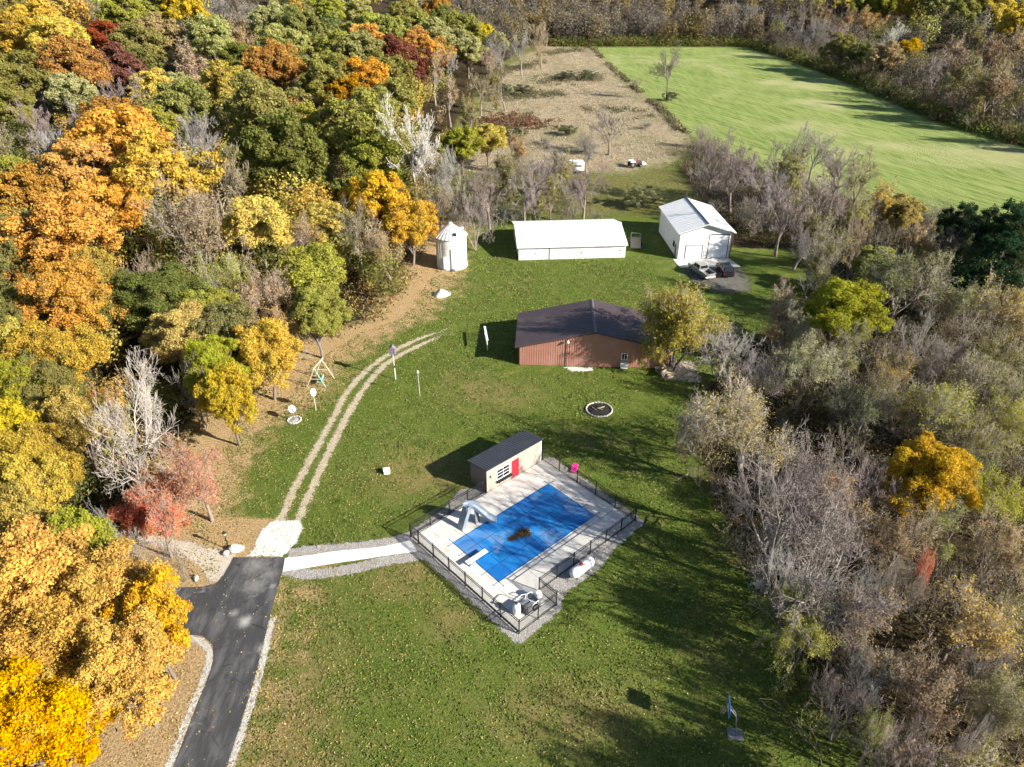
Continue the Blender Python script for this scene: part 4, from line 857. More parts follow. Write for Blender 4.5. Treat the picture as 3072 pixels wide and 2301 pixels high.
for k in range(8): MB().box(-2.6, 2.6, -.9 + k * .225, -.9 + k * .225 + .21, .62, .67).build('plank', WOOD, tr)
MB().box(-2.65, 2.65, -.93, -.88, .5, .618).box(-2.65, 2.65, .88, .93, .5, .618).box(-2.65, -2.55, -.879, .879, .5, .618).box(2.55, 2.65, -.879, .879, .5, .618).build('frame', GREY_PLASTIC, tr)
MB().tube([(2.6, .6, .55), (3.8, 0, .5)], .05, 6).tube([(2.6, -.6, .55), (3.8, 0, .5)], .05, 6).build('drawbar', GREY_PLASTIC, tr)
for x in (-.5, .35):
    for s in (-1, 1): wheel(tr, x, s * 1.05, .33, .2)
MB().tube([(2.4, .8, .67), (2.4, .8, 1.5), (2.4, -.8, 1.5), (2.4, -.8, .67)], .025, 6).build('headboard', WHITE_PAINT, tr)
cp = thing('box_trailer', 'white box trailer parked beside the small bare tree', 'trailer', (15.1, 168.6, 0), R(4))
MB().box(-1.7, 1.7, -1.2, 1.2, .6, 2.6).build('box', WHITE_METAL, cp, bevel=.08); MB().box(-1.4, 1.1, -1.215, -1.201, 1.55, 1.9).build('window', GLASS, cp)
MB().box(-1.8, 1.8, -1.25, 1.25, .4, .598).build('chassis', TOWHEEL, cp); MB().box(1.72, 1.73, -.6, .6, .8, 2.2).build('door', GREY_PLASTIC, cp)
for s in (-1, 1): wheel(cp, .2, s * 1.15, .4, .22)
MB().tube([(-1.7, .5, .5), (-2.9, 0, .5)], .06, 6).tube([(-1.7, -.5, .5), (-2.9, 0, .5)], .06, 6).build('drawbar', GREY_PLASTIC, cp)
wg = thing('old_tractor', 'old tractor with white panels standing in the rough grass', 'tractor', (29.6, 173.2, 0), R(12))
MB().box(-.2, 1.7, -.35, .35, .8, 1.35).build('hood', TOWHEEL, wg, bevel=.06); MB().box(-1.3, -.2, -.45, .45, .7, 1.05).build('rear_body', TOWHEEL, wg, bevel=.05)
MB().prism([(-1.0, 1.05), (-.5, 1.05), (-.5, 1.15), (-.85, 1.18), (-.95, 1.6), (-1.05, 1.6)], 'y', -.25, .25).build('seat', DARK_PLASTIC, wg)
for s in (-1, 1):
    wheel(wg, -.8, s * .8, .72, .4); wheel(wg, 1.35, s * .6, .4, .22)
    MB().prism([(-1.5, 1.3), (-.1, 1.3), (-.25, 1.62), (-1.35, 1.62)], 'y', s * .8 - .25, s * .8 + .25).build('fender', WHITE_PAINT, wg, bevel=.03)
MB().box(1.71, 2.6, -.7, .7, .5, .95).build('loader_bucket', WHITE_PAINT, wg, bevel=.03); MB().tube([(.5, -.2, 1.35), (.5, -.2, 2.0)], .05, 8).build('exhaust', DARK_PLASTIC, wg)
MB().tube([(-.3, 0, 1.2), (.0, 0, 1.7)], .025, 6).build('steering_column', DARK_PLASTIC, wg)

# ------------------------------------------------------------------ vegetation
COLS = dict(O=(.68, .30, .03), OY=(.70, .39, .04), GO=(.70, .345, .03), Y=(.62, .43, .06), YO=(.50, .34, .085), YG=(.37, .35, .055), G=(.33, .305, .06), DG=(.215, .215, .05), R=(.30, .06, .04), RD=(.22, .06, .05), RO=(.46, .20, .034), P=(.43, .40, .15), OL=(.27, .23, .07), TAN=(.46, .30, .14), PK=(.48, .32, .24), OLG=(.19, .21, .045), OLP=(.34, .34, .15), BROWN=(.34, .22, .13), TANS=(.46, .36, .17), DGS=(.10, .12, .04), ORS=(.66, .30, .08), RED=(.62, .19, .12), EV=(.028, .06, .028))
BARKC = dict(BG=(.36, .33, .31), BP=(.32, .265, .24), BW=(.66, .62, .56), BT=(.36, .29, .20))
class TM:
    """numpy mesh collector for plants: tubes of quads and triangular leaves"""
    def __init__(s): s.V = []; s.F = []; s.n = 0
    def tubes(s, slot, sides, segs):
        S = np.array(segs)
        if not len(S): return
        p0, p1, r0, r1 = S[:, :3], S[:, 3:6], S[:, 6], S[:, 7]; t = p1 - p0; t /= np.linalg.norm(t, axis=1, keepdims=True) + 1e-9
        a = np.cross(t, np.where(np.abs(t[:, 2:3]) > .9, [[1., 0, 0]], [[0, 0, 1.]])); a /= np.linalg.norm(a, axis=1, keepdims=True) + 1e-9; b = np.cross(t, a)
        ang = np.arange(sides) * 2 * math.pi / sides
        off = a[:, None, :] * np.cos(ang)[None, :, None] + b[:, None, :] * np.sin(ang)[None, :, None]
        v = np.concatenate([p0[:, None] + off * r0[:, None, None], p1[:, None] + off * r1[:, None, None]], 1)
        n = len(S); base = s.n + np.arange(n)[:, None] * 2 * sides; k = np.arange(sides); k1 = (k + 1) % sides
        q = np.stack([base + k, base + k1, base + sides + k1, base + sides + k], -1).reshape(-1, 4)
        s.V.append(v.reshape(-1, 3)); s.F.append((q, np.full(len(q), slot), np.full(len(q), .5))); s.n += n * 2 * sides
    def leaves(s, pos, nrm, size, rng, slot=1, aspect=.8):
        n = len(pos); nrm = nrm + rng.normal(size=(n, 3)) * .55; nrm /= np.linalg.norm(nrm, axis=1, keepdims=True) + 1e-9
        a = np.cross(nrm, rng.normal(size=(n, 3))); a /= np.linalg.norm(a, axis=1, keepdims=True) + 1e-9; b = np.cross(nrm, a)
        sz = (size * rng.uniform(.6, 1.4, n))[:, None]
        v = np.stack([pos - a * sz * .5 - b * sz * .4 * aspect, pos + a * sz * .5 - b * sz * .4 * aspect, pos + b * sz * .8 * aspect], 1)
        s.V.append(v.reshape(-1, 3)); s.F.append((s.n + np.arange(n)[:, None] * 3 + np.arange(3), np.full(n, slot), rng.uniform(0, 1, n))); s.n += 3 * n
    def mesh(s, name, mats, tint=None):
        V = np.concatenate(s.V).astype(np.float32); L = np.concatenate([f.ravel() for f, _, _ in s.F]).astype(np.int32); mi = np.concatenate([m for _, m, _ in s.F]).astype(np.int32); r = np.concatenate([x for _, _, x in s.F]).astype(np.float32)
        ln = np.concatenate([np.full(len(f), f.shape[1]) for f, _, _ in s.F]); st_ = (np.cumsum(ln) - ln).astype(np.int32)
        me = bpy.data.meshes.new(name); me.vertices.add(len(V)); me.vertices.foreach_set('co', V.ravel()); me.loops.add(len(L)); me.loops.foreach_set('vertex_index', L)
        me.polygons.add(len(ln)); me.polygons.foreach_set('loop_start', st_); me.polygons.foreach_set('material_index', mi); me.update()
        me.attributes.new('rnd', 'FLOAT', 'FACE').data.foreach_set('value', r)
        if tint is not None: me.attributes.new('tint', 'FLOAT_COLOR', 'FACE').data.foreach_set('color', np.concatenate([tint, np.ones((len(tint), 1))], 1).astype(np.float32).ravel())
        for m in mats: me.materials.append(m)
        return me
def branch(rng, p, d, length, r, level, maxlev, kids, segs, tips, up=.25, wob=.22, nseg=None, keep_lv=None):
    n = nseg or (4 if level < 2 else (3 if level < 3 else 2)); pts = [np.array(p)]; d = np.array(d, float)
    for i in range(n):
        d = d + rng.normal(size=3) * wob * (.6 if level == 0 else 1) + np.array([0, 0, up * (.3 if level == 0 else 1)]) / n; d /= np.linalg.norm(d)
        pts.append(pts[-1] + d * length / n)
    rr = [r * (1 - .72 * i / n) for i in range(n + 1)]
    for i in range(n): segs[level].append([*pts[i], *pts[i + 1], rr[i], rr[i + 1]])
    if level >= maxlev: tips.append((pts[-1], d)); tips.append((pts[len(pts) // 2], d)); return
    k = kids[level]
    for j in range(k):
        f = (j + rng.uniform(.2, .9)) / k; f = (.45 + .55 * f) if level == 0 else (.22 + .78 * f); x = f * n; i = min(int(x), n - 1); q = pts[i] + (pts[i + 1] - pts[i]) * (x - i)
        ax = np.cross(d, rng.normal(size=3)); ax /= np.linalg.norm(ax) + 1e-9; ang = rng.uniform(.45, .95) if level else rng.uniform(.35, 1.0)
        nd = d * math.cos(ang) + ax * math.sin(ang)
        ln = length * (rng.uniform(.75, 1.15) * (1.25 if level == 0 else .55) * (1.1 - .35 * f)); branch(rng, q, nd, ln, max(.010, r * (1 - .72 * f) * .66), level + 1, maxlev, kids, segs, tips, up, wob)
def norm_fit(arrs, W, H):
    """scale so the crown is W wide and H tall"""
    A = np.concatenate([a.reshape(-1, 3) for a in arrs]); sx = W / 2 / np.percentile(np.hypot(A[:, 0], A[:, 1]), 98); sz = H / A[:, 2].max(); return np.array([sx, sx, sz])
def make_bare(seed, kids, leaves=0, lsize=.2, vase=False, twig_r=1., multi=1, sides=3):
    rng = np.random.default_rng(seed); segs = [[] for _ in range(6)]; tips = []; ml = len(kids)
    for s_ in range(multi):
        lean = rng.normal(size=2) * (.12 if multi == 1 else .34); p = np.array([rng.normal() * .15 * (multi > 1), rng.normal() * .15 * (multi > 1), 0.])
        branch(rng, p, (lean[0], lean[1], 1), (3.6 if not vase else 2.2) if multi == 1 else 4.2, .24 if multi == 1 else .13, 0, ml, kids, segs, tips, up=.26 if vase else .14, wob=.27)
    W0, H0 = 8., 10.; allp = np.array([s_[3:6] for L in segs for s_ in L]); sc = norm_fit([allp], W0, H0)
    def fit(L):
        A = np.array(L); A[:, :3] *= sc; A[:, 3:6] *= sc; return A
    t = TM(); t.tubes(0, 7, fit(segs[0])); t.tubes(0, 5, fit(segs[1]))
    if segs[2]: t.tubes(0, 4, fit(segs[2]))
    tm = t.mesh('trunk', [BARK])
    c = TM()
    for L in segs[3:]:
        if L:
            A = fit(L); A[:, 6] = np.maximum(A[:, 6] * twig_r, .011 * twig_r); A[:, 7] = np.maximum(A[:, 7] * twig_r, .007 * twig_r); c.tubes(0, sides, A)
    if leaves:
        P = np.array([p for p, _ in tips]) * sc; w = rng.uniform(.02, 1, len(P)) ** 2; ix = rng.choice(len(P), leaves, p=w / w.sum()); pos = P[ix] + rng.normal(size=(leaves, 3)) * .17; nr = pos - np.array([0, 0, 4]); nr /= np.linalg.norm(nr, axis=1, keepdims=True)
        c.leaves(pos, nr * .5 + np.array([0, 0, .6]), np.full(leaves, lsize), rng)
    return tm, c.mesh('crown', [TWIGG if leaves else TWIG, LEAF])
def make_dense(seed, ncl, nsub, nl, lsize, shape='round', trunk=True, skirt=-.25):
    rng = np.random.default_rng(seed); W0, H0 = 8., 10.; c = TM(); zc, rz, rx = (.58, .43, .5) if trunk else (.46, .52, .5)
    if shape == 'tall': zc, rz = .56, .46
    cen = []; golden = math.pi * (3 - 5 ** .5)
    for i in range(ncl):
        z = 1 - (i + .5) / ncl * (1 - skirt); a = i * golden + rng.normal() * .35; rad = math.sqrt(max(0, 1 - z * z)); d = np.array([rad * math.cos(a), rad * math.sin(a), z])
        k = rng.uniform(.52, .95) if i % 4 else rng.uniform(.2, .5)
        if shape == 'cone': hz = (i + .5) / ncl; a = i * golden; rr = (1 - hz) ** .8 * rng.uniform(.5, 1); cen.append((np.array([rr * math.cos(a) * 3.4, rr * math.sin(a) * 3.4, (.1 + .88 * hz) * H0]), .55 + .5 * (1 - hz))); continue
        lob = 1 + .16 * math.sin(3 * a + seed) + .1 * math.sin(5 * z + seed * 2)
        p = np.array([d[0] * rx * W0 * k * lob, d[1] * rx * W0 * k * lob, (zc + d[2] * rz * k) * H0]); cen.append((p, rng.uniform(.75, 1.3)))
    ctr = np.array([0, 0, zc * H0 * .9]); pos = []; nr = []
    for p, r in cen:
        out = p - ctr; out /= np.linalg.norm(out) + 1e-9
        sd = rng.normal(size=(nsub, 3)) + out * .8 + np.array([0, 0, .35]); sd /= np.linalg.norm(sd, axis=1, keepdims=True); sp = p + sd * r * rng.uniform(.45, 1.0, (nsub, 1))
        for q in sp:
            if rng.random() < .1: continue
            nq = max(3, int(nl * rng.uniform(.35, 1.75))); e = rng.normal(size=(nq, 3)) + (q - p) / r * .8 + np.array([0, 0, .25]); e /= np.linalg.norm(e, axis=1, keepdims=True); rr = r * .45 * rng.uniform(.2, 1.35, (nq, 1)); pos.append(q + e * rr * np.array([1.1, 1.1, .8])); nr.append(e)
    pos = np.concatenate(pos); nr = np.concatenate(nr); ok = pos[:, 2] > .1; pos, nr = pos[ok], nr[ok]
    c.leaves(pos, nr, np.full(len(pos), lsize), rng); cm = c.mesh('crown', [TWIG, LEAF])
    t = TM(); segs = []; top = np.array([rng.normal() * .3, rng.normal() * .3, H0 * (.45 if trunk else .1)]); mid = top * .5 + np.array([rng.normal() * .12, rng.normal() * .12, 0])
    if shape == 'cone': top = np.array([0, 0, H0 * .95]); mid = top * .5
    r0 = .24 if trunk else .1
    P = [np.zeros(3), mid, top]; segs += [[*P[0], *P[1], r0, r0 * .8], [*P[1], *P[2], r0 * .8, r0 * .55]]
    for p, r in cen:
        f = rng.uniform(.35, .95); s0 = P[0] + (P[2] - P[0]) * f if shape != 'cone' else np.array([0, 0, p[2] - .3]); m1 = s0 * .45 + p * .55 + np.array([0, 0, .06 * H0 * (shape != 'cone')]) + rng.normal(size=3) * .15
        segs += [[*s0, *m1, r0 * .36, r0 * .22], [*m1, *p, r0 * .22, r0 * .08]]
        for _ in range(3):
            e = p + rng.normal(size=3) * r * .55; segs.append([*(m1 * .4 + p * .6), *e, r0 * .1, r0 * .04])
    t.tubes(0, 5, segs); return t.mesh('trunk', [BARK]), cm
XL = [make_dense(16, 64, 11, 150, .135), make_dense(17, 70, 11, 140, .135, 'tall')]
NEAR = dict(D=[make_dense(11, 64, 9, 100, .185), make_dense(12, 58, 9, 105, .185, 'tall'), make_dense(13, 70, 8, 100, .18), make_dense(14, 52, 10, 105, .19)],
            S=[make_bare(21, (8, 8, 7, 5), 5600, .135, twig_r=.9), make_bare(22, (7, 8, 7, 5), 4600, .135, True, .9), make_bare(23, (4, 6, 6, 5), 6400, .135, True, .9, 3)],
            B=[make_bare(31, (7, 8, 7, 5), twig_r=.85), make_bare(32, (6, 8, 7, 6), vase=True, twig_r=.85), make_bare(33, (4, 6, 6, 5), vase=True, multi=4)],
            E=[make_dense(41, 70, 7, 110, .17, 'tall', True, -.7)])
MID = dict(D=[make_dense(51, 52, 8, 120, .225), make_dense(52, 48, 8, 125, .225, 'tall'), make_dense(53, 56, 8, 115, .22), make_dense(54, 44, 9, 120, .23), make_dense(55, 60, 7, 120, .22)],
           S=[make_bare(61, (6, 7, 5, 4), 4000, .21, False, 1.6), make_bare(62, (6, 7, 5, 4), 3400, .21, True, 1.6)],
           B=[make_bare(71, (6, 7, 6, 5), twig_r=2.0), make_bare(72, (6, 7, 6, 5), vase=True, twig_r=2.0), make_bare(73, (4, 5, 6, 5), vase=True, multi=4, twig_r=2.0)],
           E=NEAR['E'])
BUSH = [make_dense(81, 34, 6, 75, .22, trunk=False, skirt=-.6), make_dense(82, 30, 7, 65, .21, trunk=False, skirt=-.6)]
TBUSH = [make_bare(91, (5, 6, 5), 1200, .22, True, 1.3, 6), make_bare(92, (5, 5, 5), 500, .2, True, 1.3, 7)]
NAMES = dict(D='broadleaf_tree', S='thinning_tree', B='bare_tree', E='evergreen_tree')
trng = random.Random(77)
def put_tree(pair, name, label, cat, x, y, W, H, col, bark, group, rot=None, z=None):
    tm, cm = pair; rot = trng.uniform(0, 6.28) if rot is None else rot
    t = thing(name, label, cat, (x, y, (gz(x, y) if z is None else z) - .05), rot, group); t.scale = (W / 8., W / 8. * trng.uniform(.92, 1.08), H / 10.)
    a = link('trunk', tm, t); a.color = (*bark, 1); c = link('crown', cm, t); c.color = (*col, 1)
    return t
TREES = [
('D',-182.5,291.7,14.4,17.3,'OL','L','leafy olive tree in the top-left corner of the photo'),
('D',-173.4,300.9,15.0,19.0,'Y','L','leafy yellow tree in the top-left corner of the photo, leftmost of 2'),
('D',-153.0,255.5,15.0,19.0,'OY','L','leafy golden-orange tree in the top-left corner of the photo'),
('S',-165.9,308.7,15.0,19.0,'TAN','L','thin-leaved tan tree in the top-left corner of the photo'),
('D',-143.7,294.3,15.0,19.0,'YG','L','leafy yellow-green tree along the top of the left wood, leftmost of 2'),
('D',-146.4,327.6,15.0,19.0,'YG','L','leafy yellow-green tree along the top of the left wood, second from left'),
('D',-133.7,326.8,15.0,19.0,'Y','L','leafy yellow tree along the top of the left wood'),
('B',-126.2,346.9,15.0,19.0,'BG','L','bare grey tree along the top of the left wood'),
('B',-113.4,345.7,15.0,19.0,'BP','L','bare purple-brown tree along the top of the left wood'),
('D',-94.4,315.3,15.0,19.0,'P','L','leafy pale cream-green tree along the top, left of centre, leftmost of 4'),
('D',-81.1,305.2,15.0,19.0,'G','L','leafy green tree along the top, left of centre, leftmost of 3'),
('D',-84.7,365.6,15.0,19.0,'YG','L','leafy yellow-green tree along the top, left of centre, leftmost of 4'),
('D',-131.5,254.6,12.2,14.7,'R','L','leafy crimson tree in the top-left corner of the photo'),
('S',-137.5,253.4,11.5,15.5,'PK','L','thin-leaved pinkish tree in the top-left corner of the photo'),
('D',-128.5,220.8,15.0,19.0,'Y','L','leafy yellow tree in the top-left corner of the photo, second from left'),
('D',-144.7,228.0,15.0,18.0,'YO','L','leafy yellow-tan tree in the top-left corner of the photo'),
('D',-109.6,228.2,15.0,18.1,'OL','L','leafy olive tree along the top of the left wood'),
('D',-117.3,259.3,14.4,17.2,'TAN','L','leafy tan tree along the top of the left wood'),
('D',-117.3,279.1,9.2,11.0,'R','L','leafy crimson tree along the top of the left wood'),
('D',-98.0,256.4,15.0,19.0,'P','L','leafy pale cream-green tree along the top of the left wood'),
('S',-93.9,271.6,15.0,19.0,'TAN','L','thin-leaved tan tree along the top of the left wood'),
('D',-75.2,253.3,15.0,19.0,'P','L','leafy pale cream-green tree along the top, left of centre, second from left'),
('D',-57.6,247.4,15.0,18.9,'YG','L','leafy yellow-green tree along the top, left of centre, second from left'),
('D',-108.3,189.4,15.0,19.0,'RO','L','leafy rust-orange tree in the top-left corner of the photo'),
('D',-106.5,205.3,13.2,15.9,'RD','L','leafy maroon tree in the top-left corner of the photo'),
('D',-107.5,221.7,11.4,13.7,'DG','L','leafy dark green tree along the top of the left wood, leftmost of 2'),
('S',-90.4,217.7,15.0,19.0,'PK','L','thin-leaved pinkish tree along the top of the left wood'),
('D',-80.8,229.2,12.9,15.5,'DG','L','leafy dark green tree along the top of the left wood, second from left'),
('D',-66.1,215.1,15.0,19.0,'RO','L','leafy rust-orange tree along the top, left of centre'),
('D',-49.6,205.4,15.0,18.0,'G','L','leafy green tree upper wood above the tall white bare tree, leftmost of 3'),
('D',-115.8,177.1,13.8,16.6,'OL','L','leafy olive tree in the upper left wood at the left edge, second from left'),
('B',-116.9,186.8,10.7,14.9,'BG','L','bare grey tree in the upper left wood at the left edge, leftmost of 3'),
('D',-103.7,178.4,11.2,13.5,'P','L','leafy pale cream-green tree in the upper left wood at the left edge'),
('B',-88.9,170.1,12.5,17.5,'BP','L','bare purple-brown tree in the upper left wood at the left edge, second from left'),
('D',-92.4,195.5,10.2,12.3,'Y','L','leafy yellow tree in the upper left wood, inner part'),
('D',-87.1,199.6,9.9,11.9,'P','L','leafy pale cream-green tree in the upper left wood, inner part, leftmost of 2'),
('D',-89.2,218.4,9.6,11.5,'P','L','leafy pale cream-green tree in the upper left wood, inner part, second from left'),
('D',-73.5,196.1,12.8,15.3,'YO','L','leafy yellow-tan tree in the upper left wood, inner part'),
('S',-58.2,203.1,9.1,12.2,'PK','L','thin-leaved pinkish tree in the upper left wood, inner part'),
('D',-54.5,164.6,15.0,19.0,'G','L','leafy green tree in the upper left wood, inner part, third from left'),
('D',-73.1,166.5,13.2,15.9,'G','L','leafy green tree in the upper left wood, inner part, second from left'),
('D',-83.2,154.2,11.6,13.9,'RO','L','leafy rust-orange tree in the upper left wood at the left edge'),
('D',-74.6,154.2,10.4,12.5,'G','L','leafy green tree in the upper left wood, inner part, leftmost of 3'),
('S',-71.1,174.0,9.2,12.5,'TAN','L','thin-leaved tan tree in the upper left wood, inner part'),
('D',-110.4,164.1,9.6,11.5,'OL','L','leafy olive tree in the upper left wood at the left edge, leftmost of 2'),
('B',-89.1,150.1,10.5,14.6,'BG','L','bare grey tree in the upper left wood at the left edge, third from left'),
('B',-98.1,153.3,9.8,13.7,'BP','L','bare purple-brown tree in the upper left wood at the left edge, leftmost of 2'),
('B',-85.2,132.1,9.4,13.2,'BG','L','bare grey tree in the upper left wood at the left edge, second from left'),
('S',-94.2,138.0,9.4,12.6,'OL','L','thin-leaved olive tree in the upper left wood at the left edge'),
('D',-86.9,122.6,8.2,10.0,'YG','L','leafy yellow-green tree in the left wood at left, halfway up'),
('B',-65.5,150.3,10.1,14.2,'BG','L','bare grey tree in the upper left wood, inner part'),
('D',-69.8,129.3,15.0,18.2,'O','L','leafy orange tree in the upper left wood at the left edge'),
('D',-72.4,121.1,11.8,14.1,'O','L','leafy orange tree in the left wood at left, halfway up, second from left'),
('D',-57.5,117.1,14.0,16.8,'OY','L','leafy golden-orange tree in the upper left wood'),
('B',-50.3,121.5,14.1,19.0,'BT','L','bare tan tree in the upper left wood'),
('D',-40.7,129.2,15.0,19.0,'DG','L','leafy dark green tree in the wood left of the grain bin, leftmost of 2'),
('D',-40.2,156.5,12.7,15.2,'YG','L','leafy yellow-green tree upper wood above the tall white bare tree'),
('D',-74.5,107.8,10.7,12.8,'RO','L','leafy rust-orange tree in the left wood at left, halfway up'),
('D',-62.1,110.2,10.3,12.4,'O','L','leafy orange tree in the upper left wood'),
('S',-45.9,98.6,13.6,18.3,'BROWN','L','thin-leaved brown tree in the upper left wood'),
('D',-61.9,95.2,12.4,14.9,'O','L','leafy orange tree in the left wood at left, halfway up, leftmost of 2'),
('D',-72.1,98.6,7.7,10.0,'OL','L','leafy olive tree in the left wood at left, halfway up'),
('D',-39.1,105.5,10.1,12.1,'Y','L','leafy yellow tree in the upper left wood'),
('S',-33.7,104.3,8.2,11.1,'TAN','L','thin-leaved tan tree in the wood left of the grain bin, leftmost of 2'),
('D',-29.8,111.4,8.7,10.4,'Y','L','leafy yellow tree in the wood left of the grain bin'),
('D',-74.3,382.1,15.0,19.0,'P','L','leafy pale cream-green tree along the top, left of centre, third from left'),
('D',-56.2,309.3,15.0,19.0,'YG','L','leafy yellow-green tree along the top, left of centre, third from left'),
('D',-50.7,381.8,15.0,19.0,'OL','L','leafy olive tree along the top, left of centre'),
('D',-38.3,407.7,15.0,19.0,'RO','L','leafy rust-orange tree behind the tan meadow near the top, second from left'),
('D',-38.1,488.6,10.8,13.0,'Y','L','leafy yellow tree behind the tan meadow near the top, leftmost of 2'),
('D',-46.1,301.9,15.0,19.0,'YG','L','leafy yellow-green tree along the top, left of centre, fourth from left'),
('D',-41.0,335.1,15.0,19.0,'G','L','leafy green tree along the top, left of centre, third from left'),
('D',-30.8,353.5,15.0,19.0,'DG','L','leafy dark green tree behind the tan meadow near the top'),
('D',-21.2,343.2,15.0,19.0,'G','L','leafy green tree behind the tan meadow near the top'),
('D',-52.0,274.8,15.0,18.4,'O','L','leafy orange tree along the top, left of centre'),
('D',-44.5,306.0,13.1,15.8,'G','L','leafy green tree along the top, left of centre, second from left'),
('D',-31.4,308.9,15.0,18.7,'P','L','leafy pale cream-green tree behind the tan meadow near the top, leftmost of 4'),
('D',-35.4,299.9,13.7,16.4,'RO','L','leafy rust-orange tree behind the tan meadow near the top, leftmost of 2'),
('D',-28.8,285.8,12.4,14.9,'O','L','leafy orange tree behind the tan meadow near the top'),
('D',-48.0,246.0,15.0,19.0,'P','L','leafy pale cream-green tree along the top, left of centre, fourth from left'),
('D',-35.4,246.8,15.0,19.0,'RD','L','leafy maroon tree along the top, left of centre'),
('D',-23.1,319.8,12.1,14.6,'P','L','leafy pale cream-green tree behind the tan meadow near the top, second from left'),
('D',-12.6,344.9,12.2,14.6,'Y','L','leafy yellow tree behind the tan meadow near the top, second from left'),
('D',-7.2,342.5,10.4,12.5,'P','L','leafy pale cream-green tree behind the tan meadow near the top, fourth from left'),
('D',-17.1,300.4,12.2,14.7,'P','L','leafy pale cream-green tree behind the tan meadow near the top, third from left'),
('B',-22.8,281.0,10.1,14.1,'BG','L','bare grey tree behind the tan meadow near the top, leftmost of 3'),
('B',-8.6,276.6,11.3,15.8,'BT','L','bare tan tree behind the tan meadow near the top, leftmost of 2'),
('D',-31.8,247.4,9.6,11.5,'RD','L','leafy maroon tree upper wood above the tall white bare tree'),
('D',-39.7,210.7,14.3,17.1,'O','L','leafy orange tree upper wood above the tall white bare tree'),
('D',-36.5,223.6,14.5,17.4,'OL','L','leafy olive tree upper wood above the tall white bare tree'),
('D',-43.0,200.2,11.6,13.9,'RO','L','leafy rust-orange tree upper wood above the tall white bare tree'),
('S',-24.9,244.5,12.0,16.2,'TAN','L','thin-leaved tan tree behind the tan meadow near the top'),
('D',-32.0,195.2,12.4,14.8,'G','L','leafy green tree upper wood above the tall white bare tree, third from left'),
('D',-32.1,151.7,15.0,19.0,'G','L','leafy green tree upper wood above the tall white bare tree, second from left'),
('D',-26.6,141.0,11.7,14.0,'YG','L','leafy yellow-green tree in the wood left of the grain bin'),
('S',-17.9,215.6,10.7,14.5,'TAN','L','thin-leaved tan tree at the wood edge beside the tan meadow, leftmost of 2'),
('S',-11.5,209.1,8.3,11.2,'OL','L','thin-leaved olive tree at the wood edge beside the tan meadow, leftmost of 3'),
('D',-5.7,172.8,7.5,10.0,'Y','L','leafy yellow tree at the wood edge beside the tan meadow'),
('D',-11.5,166.1,9.0,10.8,'YG','L','leafy yellow-green tree at the wood edge beside the tan meadow'),
('S',-9.7,188.4,8.6,11.5,'OL','L','thin-leaved olive tree at the wood edge beside the tan meadow, second from left'),
('D',-22.7,119.5,10.8,13.0,'OY','L','leafy golden-orange tree in the wood left of the grain bin, leftmost of 2'),
('D',-16.6,111.9,9.0,10.9,'OY','L','leafy golden-orange tree in the wood left of the grain bin, second from left'),
('D',-29.2,126.6,7.9,10.0,'DG','L','leafy dark green tree in the wood left of the grain bin, second from left'),
('B',-12.1,138.2,9.6,13.4,'BG','L','bare grey tree behind the grain bin and long white shed, leftmost of 2'),
('S',-3.3,143.5,9.1,12.3,'OL','L','thin-leaved olive tree behind the grain bin and long white shed, leftmost of 3'),
('S',-0.9,166.0,7.7,10.4,'TAN','L','thin-leaved tan tree at the wood edge beside the tan meadow, second from left'),
('B',-12.4,122.5,8.7,12.1,'BT','L','bare tan tree behind the grain bin and long white shed'),
('B',-4.2,129.6,8.0,11.2,'BP','L','bare purple-brown tree behind the grain bin and long white shed, second from left'),
('B',4.2,133.6,11.1,15.6,'BP','L','bare purple-brown tree behind the grain bin and long white shed, third from left'),
('S',9.9,145.6,8.4,11.4,'OL','L','thin-leaved olive tree behind the grain bin and long white shed, third from left'),
('B',13.4,131.7,9.1,12.7,'BP','L','bare purple-brown tree behind the grain bin and long white shed, fourth from left'),
('B',2.6,131.3,7.8,11.0,'BG','L','bare grey tree behind the grain bin and long white shed, second from left'),
('S',7.5,132.2,6.6,10.0,'OL','L','thin-leaved olive tree behind the grain bin and long white shed, second from left'),
('B',-6.5,118.8,7.5,10.5,'BP','L','bare purple-brown tree behind the grain bin and long white shed, leftmost of 4'),
('S',-24.4,107.4,9.3,12.6,'OL','L','thin-leaved olive tree in the wood left of the grain bin'),
('S',-19.2,104.7,8.6,11.5,'TAN','L','thin-leaved tan tree in the wood left of the grain bin, second from left'),
('B',-3.9,299.8,12.2,17.0,'BG','L','bare grey tree behind the tan meadow near the top, second from left'),
('B',3.9,306.7,13.2,18.5,'BG','L','bare grey tree behind the tan meadow near the top, third from left'),
('B',12.4,323.9,14.7,19.0,'BT','L','bare tan tree behind the tan meadow near the top, second from left'),
('S',-2.2,239.9,11.2,15.1,'OL','L','thin-leaved olive tree at the wood edge beside the tan meadow, third from left'),
('B',-9.7,231.9,10.3,14.4,'BT','L','bare tan tree at the wood edge beside the tan meadow'),
('D',-67.3,89.9,5.9,10.0,'OL','L','leafy olive tree in the left wood at the left edge, leftmost of 3'),
('D',-65.0,92.5,8.2,10.0,'RO','L','leafy rust-orange tree in the left wood at the left edge'),
('D',-56.0,88.5,5.8,10.0,'YO','L','leafy yellow-tan tree in the left wood at the left edge, second from left'),
('D',-53.9,78.4,10.4,12.4,'O','L','leafy orange tree in the left wood at the left edge'),
('D',-59.7,77.4,6.5,10.0,'OL','L','leafy olive tree in the left wood at the left edge, second from left'),
('B',-48.1,86.6,9.1,12.7,'BT','L','bare tan tree in left wood above the pale bare tree'),
('D',-47.1,80.9,8.7,10.5,'OLG','L','leafy olive-green tree in left wood above the pale bare tree, leftmost of 2'),
('D',-42.4,81.6,9.5,11.4,'OLG','L','leafy olive-green tree in left wood above the pale bare tree, second from left'),
